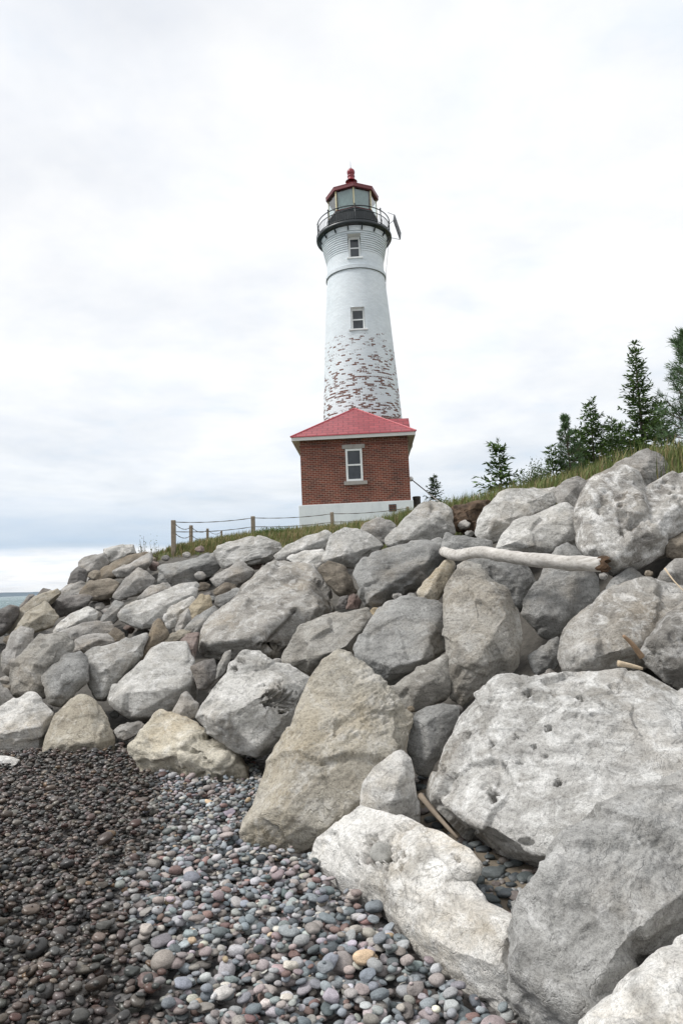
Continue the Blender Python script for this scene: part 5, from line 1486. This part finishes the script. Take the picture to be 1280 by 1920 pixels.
for rr2, dd in ((1.01, -0.02), (1.03, 0.02), (0.86, 0.045), (0.62, -0.03), (0.30, -0.09)):
    rings.append([base_ + ed * (dd + 0.02 * math.sin(5 * a + rr2 * 9)) * 1.0 + (s1 * math.cos(a) + s2 * math.sin(a)) * rad * rr2 * (1 + 0.10 * math.sin(3 * a + rr2 * 5) + 0.05 * math.sin(7 * a)) for a in np.linspace(0, 2 * math.pi, 25)[:-1]])
vs_ = [tuple(p) for r in rings for p in r]; fs_ = []
for i in range(4):
    for k in range(24): fs_.append((i * 24 + k, i * 24 + (k + 1) % 24, (i + 1) * 24 + (k + 1) % 24, (i + 1) * 24 + k))
fs_.append(tuple(4 * 24 + k for k in range(24)))
q.add(vs_, fs_); q.build('rotten_end', rot_mat, root, smooth=False)
brown_wood = simple_mat('brown_stick_wood', (0.27, 0.18, 0.11), 0.8, 0.25, 14, bmp=0.4)
dull_wood = simple_mat('grey_brown_plank_wood', (0.17, 0.135, 0.10), 0.85, 0.3, 14, bmp=0.5)
straw_wood = simple_mat('pale_stick_wood', (0.46, 0.37, 0.26), 0.8, 0.2, 14, bmp=0.4)
def stick(label, pts, w0, mat, name='driftwood_stick', flat=1.0):
    P = [Vector(at(x, y, Y)) for x, y, Y in pts]
    q = MB(); n = len(P)
    pp, r_ = smooth_path([p - P[0] for p in P], [w0 * (1 - 0.55 * i / max(1, n - 1)) for i in range(n)], 4)
    q.tube(pp, r_, 8)
    o = q.build(name, mat, None, smooth=True); o.location = P[0]
    tag(o, label, 'stick')
stick('broad brown plank-like stick stuck between white and pitted boulders', [(788, 1492, 3.75), (815, 1525, 3.6), (857, 1572, 3.4)], 0.017, dull_wood)
stick('splintered brown stick leaning on the speckled boulder at right', [(1203, 1232, 4.35), (1185, 1208, 4.33), (1168, 1192, 4.32)], 0.020, brown_wood)
stick('short pale stick lying on the rear rim of the pitted giant', [(1158, 1244, 4.1), (1180, 1248, 4.1), (1204, 1254, 4.1)], 0.019, straw_wood)
stick('thin straw-coloured stalk at the right edge above the speckled boulder', [(1246, 1066, 5.0), (1262, 1088, 4.9), (1285, 1112, 4.8)], 0.007, straw_wood)
# ------------------------------------------------------------------ vegetation
def leaf_mat(name, a, b_, c_):
    m, t, b = new_mat(name)
    at_ = N(t, 'ShaderNodeAttribute', attribute_name='tint')
    L(t, at_.outputs['Color'], b.inputs['Base Color'])
    setp(b, Roughness=0.6); b.inputs['Specular IOR Level'].default_value = 0.3
    tr = N(t, 'ShaderNodeBsdfTranslucent'); L(t, at_.outputs['Color'], tr.inputs['Color'])
    mx = N(t, 'ShaderNodeMixShader'); mx.inputs[0].default_value = 0.22
    out = [n for n in t.nodes if n.type == 'OUTPUT_MATERIAL'][0]
    L(t, b.outputs[0], mx.inputs[1]); L(t, tr.outputs[0], mx.inputs[2]); L(t, mx.outputs[0], out.inputs['Surface'])
    return m
needle_mat = leaf_mat('conifer_needles', 0, 0, 0)
grass_mat = leaf_mat('dune_grass_blades', 0, 0, 0)
bark_mat = simple_mat('grey_brown_bark', (0.10, 0.08, 0.062), 0.9, 0.35, 12, bmp=0.6)
class Quads:
    def __init__(s): s.v = []; s.c = []
    def leaf(s, p, d, n, ln, w, col):
        d = d / (np.linalg.norm(d) + 1e-9); sd_ = np.cross(d, n); sd_ /= (np.linalg.norm(sd_) + 1e-9)
        s.v += [p, p + d * ln * 0.45 + sd_ * w / 2, p + d * ln, p + d * ln * 0.45 - sd_ * w / 2]
        s.c += [col] * 4
    def build(s, name, mat, parent):
        V = np.array(s.v); T = np.arange(len(V)).reshape(-1, 4); C = np.concatenate([np.array(s.c), np.ones((len(V), 1))], 1)
        return link(name, np_mesh(name, V, T, False, colors=C), mat, parent)
def spruce(px, top, Y, wpx, label, seed, dens=1.0, base_py=None, ragged=1.0):
    rg = np.random.default_rng(seed)
    p = at(px, top, Y); gz = turf_z(p[0], Y) - 0.05
    Ht = p[2] - gz
    vis_h = min(0.9 * Ht, ((base_py or 850) - top) / 1280 * Y)
    R0 = wpx / 1280 * Y / (1.03 - (1 - vis_h / Ht)) ** 0.80
    root = empty('spruce_tree', (p[0], Y, gz)); tag(root, label, 'tree', 'conifers behind the crest')
    tb = MB(); q = Quads()
    lean = rg.normal(size=2) * 0.012 * Ht
    def axis(h): return np.array([lean[0] * (h / Ht) ** 2, lean[1] * (h / Ht) ** 2, h])
    tb.tube([axis(h) for h in np.linspace(0, Ht, 12)], [max(0.006, 0.017 * Ht * (1 - f) ** 0.9) for f in np.linspace(0, 1, 12)], 8)
    nw = int(max(12, Ht / 0.15) * (0.6 + 0.4 * dens))
    for i in range(nw):
        f = 0.05 + 0.94 * (i / nw)
        h = f * Ht
        Lb = R0 * (1.03 - f) ** 0.80 * (1 if f > 0.2 else 0.75 + f)
        nbr = rg.integers(7, 11) if f < 0.9 else 5
        a0 = rg.uniform(0, 6.28)
        for j in range(nbr):
            a = a0 + j * 2 * math.pi / nbr + rg.normal() * 0.35
            ln = Lb * rg.uniform(0.50, 1.32) * (1 if rg.random() > 0.12 * ragged else 0.45)
            if ln < 0.05: ln = 0.05
            el = 0.55 * f + 0.02 + rg.normal() * 0.10 - 0.12 * (1 - f)
            d0 = np.array([math.cos(a) * math.cos(el), math.sin(a) * math.cos(el), math.sin(el)])
            P0 = axis(min(Ht, h + rg.normal() * 0.09))
            n = max(4, int(ln / 0.055 * dens))
            pts = []
            for k in range(n + 1):
                u = k / n
                pts.append(P0 + d0 * ln * u + np.array([0, 0, -0.16 * ln * math.sin(math.pi * u * 0.8) + 0.10 * ln * u * u]))
            if ln > 0.3: tb.tube([pts[0], pts[n // 2], pts[-1]], [0.010 + 0.006 * ln, 0.008, 0.003], 4, cap=False)
            side = np.array([-math.sin(a), math.cos(a), 0])
            for k in range(1, n + 1):
                u = k / n
                for s in (-1, 1):
                    tl = (0.10 + 0.26 * ln * (1 - u) * rg.uniform(0.5, 1.1)) * (1.0 if ln > 0.25 else 0.8)
                    dd = d0 * 0.75 + side * s * rg.uniform(0.45, 0.95) + np.array([0, 0, rg.normal() * 0.22 - 0.05])
                    g = rg.uniform(0.6, 1.35)
                    tipc = 1.0 + 0.5 * u * (rg.random() < 0.4)
                    col = np.array([0.070 * tipc, 0.118 * tipc, 0.038]) * g
                    m_ = max(1, int(tl / 0.075))
                    dn = dd / np.linalg.norm(dd)
                    for w in range(m_):
                        q.leaf(pts[k] + dn * tl * w / m_, dn + rg.normal(size=3) * 0.28, np.array([rg.normal() * .5, rg.normal() * .5, 1]), 0.12 + rg.random() * 0.07, 0.056, col)
            q.leaf(pts[-1], d0, np.array([0, 0, 1.0]), 0.12, 0.035, np.array([0.05, 0.085, 0.03]))
    for k in range(10): q.leaf(axis(Ht * (0.95 + 0.05 * k / 10)), np.array([rg.normal() * .5, rg.normal() * .5, 1]), np.array([1.0, 0.3, 0]), 0.12, 0.02, np.array([0.045, 0.075, 0.03]))
    tb.build('trunk', bark_mat, root, smooth=True, fix=False)
    q.build('crown', needle_mat, root)
def pine(px, top, Y, wpx, label, seed, tuft=0.16, nwh=9, sparse=0.0, start=0.12, leanx=0.0):
    rg = np.random.default_rng(seed)
    p = at(px, top, Y); gz = turf_z(p[0], Y) - 0.05
    Ht = p[2] - gz; R0 = wpx / 1280 * Y
    root = empty('pine_tree', (p[0], Y, gz)); tag(root, label, 'tree', 'conifers behind the crest')
    tb = MB(); q = Quads()
    def axis(h): return np.array([leanx * (h / Ht) + 0.03 * Ht * math.sin(h * 1.1 + seed), 0.02 * Ht * math.cos(h * 1.3), h])
    tb.tube([axis(h) for h in np.linspace(0, Ht, 12)], [max(0.008, 0.02 * Ht * (1 - f) ** 0.9) for f in np.linspace(0, 1, 12)], 8)
    def tuft_at(P, d, s):
        g = rg.uniform(0.65, 1.35)
        for k in range(13):
            dd = d + rg.normal(size=3) * 0.62
            c = np.array([0.085, 0.14, 0.062]) * g * rg.uniform(0.75, 1.25)
            q.leaf(P + rg.normal(size=3) * 0.02, dd, rg.normal(size=3), s * rg.uniform(0.6, 1.05), 0.017, c)
    for i in range(nwh):
        f = start + (0.97 - start) * i / (nwh - 1)
        nbr = rg.integers(4, 7)
        a0 = rg.uniform(0, 6.28)
        prof_ = math.sin(math.pi * min(1, (f * 0.80 + 0.20))) ** 0.6 if f < 0.95 else 0.25
        for j in range(nbr):
            if rg.random() < sparse: continue
            a = a0 + j * 2 * math.pi / nbr + rg.normal() * 0.3
            ln = max(0.12, R0 * prof_ * rg.uniform(0.55, 1.15))
            el = 0.25 + 0.5 * f + rg.normal() * 0.12
            d0 = np.array([math.cos(a) * math.cos(el), math.sin(a) * math.cos(el), math.sin(el)])
            P0 = axis(f * Ht)
            n = 6
            pts = [P0 + d0 * ln * u + np.array([0, 0, 0.22 * ln * u * u - 0.10 * ln * math.sin(math.pi * u)]) for u in np.linspace(0, 1, n)]
            tb.tube(pts, [0.012 + 0.008 * ln * (1 - u) for u in np.linspace(0, 1, n)], 5, cap=False)
            for k in range(2, n):
                for s in range(2 if k < n - 1 else 3):
                    sd_ = rg.normal(size=3) * 0.7; sd_[2] = abs(sd_[2]) * 0.5 + 0.15
                    tl = rg.uniform(0.15, 0.42) * ln * (1.1 - 0.5 * k / n)
                    e = pts[k] + (d0 * 0.6 + sd_) * tl
                    tb.tube([pts[k], e], [0.007, 0.004], 4, cap=False)
                    tuft_at(e, d0 * 0.4 + sd_ * 0.5 + np.array([0, 0, 0.35]), tuft)
                    if rg.random() < 0.35: tuft_at(0.5 * (e + pts[k]), d0 * 0.4 + sd_ * 0.5 + np.array([0, 0, 0.3]), tuft * 0.85)
    tuft_at(axis(Ht), np.array([0, 0, 1.0]), tuft)
    tb.build('trunk', bark_mat, root, smooth=True, fix=False)
    q.build('crown', needle_mat, root)
spruce(1188, 640, 20, 42, 'tallest pointed spruce standing above the domed rock', 1)
spruce(1104, 750, 20, 34, 'dark pointed spruce second tallest, left of the tallest one', 2)
spruce(1140, 786, 22, 34, 'broad dark spruce between the two pointed spruces', 3)
spruce(1080, 800, 23, 24, 'short spruce close left of the second tallest', 4)
spruce(1232, 748, 21, 34, 'dark spruce right of the tallest one, partly behind it', 5)
spruce(1165, 790, 25, 30, 'low spruce behind the foot of the tallest one', 6)
pine(1057, 788, 19, 26, 'thin sparse pine at the left end of the conifer group', 7, 0.14, 10, 0.3)
spruce(1034, 838, 19, 24, 'small bushy spruce left of the thin sparse pine', 8, base_py=890)
spruce(934, 826, 15.5, 50, 'lone ragged young conifer on the grassy crest', 9, 0.9, 922, 4.0)
spruce(814, 890, 30, 17, 'tiny lone spruce beside the house stay wire', 10, base_py=938)
pine(1284, 632, 17, 58, 'tall tufted pine cut off by the right edge', 11, 0.22, 17, 0.0, 0.05)
def bush(px, top, Y, w, h, label, seed, name='shrub', col=(0.055, 0.09, 0.03), n=900, leaf=(0.05, 0.025), cat='shrub', gap=0.0):
    rg = np.random.default_rng(seed)
    p = at(px, top, Y); gz = turf_z(p[0], Y) - 0.03
    H = max(0.15, p[2] - gz) if h is None else h
    gz = p[2] - H if h is not None else gz
    root = empty(name, (p[0], Y, gz)); tag(root, label, cat, None)
    q = Quads(); tb = MB()
    R = w / 1280 * Y
    for s in range(14):
        a = rg.uniform(0, 6.28); e = np.array([math.cos(a) * R * rg.uniform(0.2, 0.95), math.sin(a) * R * rg.uniform(0.2, 0.9), H * rg.uniform(0.55, 1.0)])
        tb.tube([np.zeros(3), e * np.array([.4, .4, .5]), e], [0.010, 0.007, 0.003], 4, cap=False)
        for k in range(n // 14):
            u = rg.uniform(0.08, 1.0)
            c = e * np.array([u, u, u ** 0.8]) + rg.normal(size=3) * np.array([0.2 * R, 0.2 * R, 0.10 * H])
            if c[2] < 0: continue
            q.leaf(c, rg.normal(size=3) + np.array([0, 0, 0.6]), rg.normal(size=3), leaf[0] * rg.uniform(.7, 1.3), leaf[1], np.array(col) * rg.uniform(0.55, 1.5))
    tb.build('stems', bark_mat, root, fix=False); q.build('foliage', needle_mat, root)
bush(986, 880, 15, 26, None, 'low dark bush right of the lone ragged conifer', 31, n=1600)
bush(1012, 862, 17, 22, None, 'bushy low conifer scrub left of the conifer group', 32, n=1300)
bush(505, 992, 19, 36, 0.38, 'low spreading green juniper in front of the fence', 33, 'juniper', (0.065, 0.115, 0.028), 2600, (0.07, 0.022))
bush(266, 1004, 19.5, 9, None, 'small leafy shrub at the left end of the grass', 34, col=(0.11, 0.14, 0.05), n=90, leaf=(0.05, 0.03))
bush(290, 1013, 19, 14, None, 'second leafy shrub nearer the corner fence post', 35, col=(0.12, 0.15, 0.05), n=150, leaf=(0.05, 0.03))

# grass along the crest
crest_np = np.array(CREST); mid_np = np.array(MIDB)
def grass(name, label, t0, t1, count, hgt, seed, straw, dmax=1.0, front=0.10):
    rg = np.random.default_rng(seed)
    V = []; C = []; T = []
    for i in range(count):
        u = rg.uniform(t0, t1); k = int(u); f = u - k
        A = crest_np[k] * (1 - f) + crest_np[k + 1] * f; B = mid_np[k] * (1 - f) + mid_np[k + 1] * f
        d = rg.random() ** 1.8 * dmax - front * rg.random()
        P = A + (B - A) * d + np.array([rg.normal() * .1, rg.normal() * .1, 0])
        clump = vnoise(np.array([[P[0] * 1.6, P[1] * 1.6, 0.0]]), seed)[0]
        if clump < -0.22 and rg.random() < 0.75: continue
        h0 = TURF.ray_cast(Vector((P[0], P[1], 50)), Vector((0, 0, -1)))
        if h0[0] is None: continue
        P[2] = h0[0].z - 0.03
        ln = hgt * rg.uniform(0.45, 1.25) * (1 + 0.8 * clump)
        a = rg.uniform(0, 6.28); bend = rg.uniform(0.1, 0.75)
        w = 0.0036 * rg.uniform(0.7, 1.5) * (1 + P[1] / 18)
        dr = np.array([math.cos(a), math.sin(a), 0]) + np.array([0.45, 0, 0])
        sd_ = np.array([-math.sin(a + .4), math.cos(a + .4), 0]) * w
        p1 = P + np.array([0, 0, ln * 0.5]) + dr * ln * bend * 0.16; p2 = P + np.array([0, 0, ln * 0.92]) + dr * ln * bend * 0.55
        b0 = len(V)
        V += [P - sd_, P + sd_, p1 + sd_ * .8, p1 - sd_ * .8, p2]
        T += [(b0, b0 + 1, b0 + 2), (b0, b0 + 2, b0 + 3), (b0 + 3, b0 + 2, b0 + 4)]
        c = np.array([0.30, 0.235, 0.12]) if rg.random() < straw else np.array([0.125, 0.160, 0.048])
        c = c * rg.uniform(0.6, 1.4)
        C += [np.append(c, 1)] * 5
    o = link(name, np_mesh(name, np.array(V), np.array(T), False, colors=np.array(C)), grass_mat)
    tag(o, label, 'grass', kind='stuff')
grass('dune_grass', 'long green and straw-coloured dune grass along the right crest', 0.6, 4.2, 34000, 0.32, 41, 0.26, 0.8)
grass('crest_grass', 'short green grass along the crest in front of the fence', 4.2, 8.1, 24000, 0.22, 42, 0.42, 0.75)

# eroded soil under the turf
RM['soil'] = simple_mat('eroded_brown_soil', (0.085, 0.056, 0.036), 0.95, 0.6, 11, bmp=1.0)
rock('eroded brown soil bank under the grass beside the pale crest boulder', 'soil',
     ([(838, 968), (850, 952), (880, 944), (915, 938), (925, 952), (905, 975), (890, 1000), (860, 995), (845, 985)], [(875, 955, .1), (870, 980, -.05)]), Y=9.7, rough=2.4, lvl=6, name='soil_bank', cat='soil bank', group=None)

# ------------------------------------------------------------------ rope fence
post_mat = simple_mat('weathered_fence_post', (0.25, 0.205, 0.155), 0.85, 0.25, 10, bmp=0.5)
rope_mat = simple_mat('grey_brown_rope', (0.11, 0.095, 0.08), 0.9, 0.2, 30)
POSTS = [(325, 975.5, 19.5, 8.2), (474, 968, 21.5, 7.0), (622, 960.5, 23.0, 6.0), (764, 950, 24.5, 5.0)]
BACK = [(325, 975.5, 19.5, 8.2), (358, 985, 23, 5.6), (389, 991, 27, 4.6), (415, 995, 31, 3.4)]
c0 = at(325, 1015, 19.5)
fence = empty('rope_fence', (c0[0], c0[1], turf_z(c0[0], c0[1]))); tag(fence, 'low wooden post and rope fence along the crest beside the house', 'fence')
fo = np.array(fence.location)
def fpost(px, top, Y, w):
    p = at(px, top, Y); wd = w / 1280 * Y / 2
    gz = turf_z(p[0], Y) - 0.15
    q = MB(); q.box(-wd, wd, -wd, wd, min(gz, p[2] - 0.5) - p[2], 0)
    o = q.build('post', post_mat, fence, bevel=0.012)
    o.location = p - fo; o.rotation_euler = (random.gauss(0, .015), random.gauss(0, .015), random.uniform(-.3, .3))
    return p
pp_ = [fpost(*p) for p in POSTS]; pb_ = [pp_[0]] + [fpost(*p) for p in BACK[1:]]
def rope(a, b_, dz, sag):
    pts = []
    for u in np.linspace(0, 1, 17):
        p = a * (1 - u) + b_ * u; p = p + np.array([0, 0, -dz - sag * 4 * u * (1 - u)]); pts.append(p - fo)
    m_ = MB(); m_.tube(pts, [0.011 + 0.003 * ((i * 7) % 3 - 1) for i in range(17)], 6); m_.build('rope', rope_mat, fence, smooth=True)
for seq, sg in ((pp_, 0.06), (pb_, 0.14)):
    for a, b_ in zip(seq[:-1], seq[1:]):
        rope(a, b_, 0.05, sg); rope(a, b_, 0.33, sg)

# ------------------------------------------------------------------ air over the lake
hz = MB(); hz.box(-11000, 9500, -80, 11500, -2.2, 95)
hm_, t, b = new_mat('lake_haze')
t.nodes.remove(b)
vol = N(t, 'ShaderNodeVolumePrincipled')
vol.inputs['Color'].default_value = (0.80, 0.88, 0.96, 1)
vol.inputs['Density'].default_value = 0.00004
vol.inputs['Anisotropy'].default_value = 0.2
L(t, vol.outputs[0], [n for n in t.nodes if n.type == 'OUTPUT_MATERIAL'][0].inputs['Volume'])
o = hz.build('haze', hm_); tag(o, 'thin pale haze over the lake', 'haze', kind='stuff')
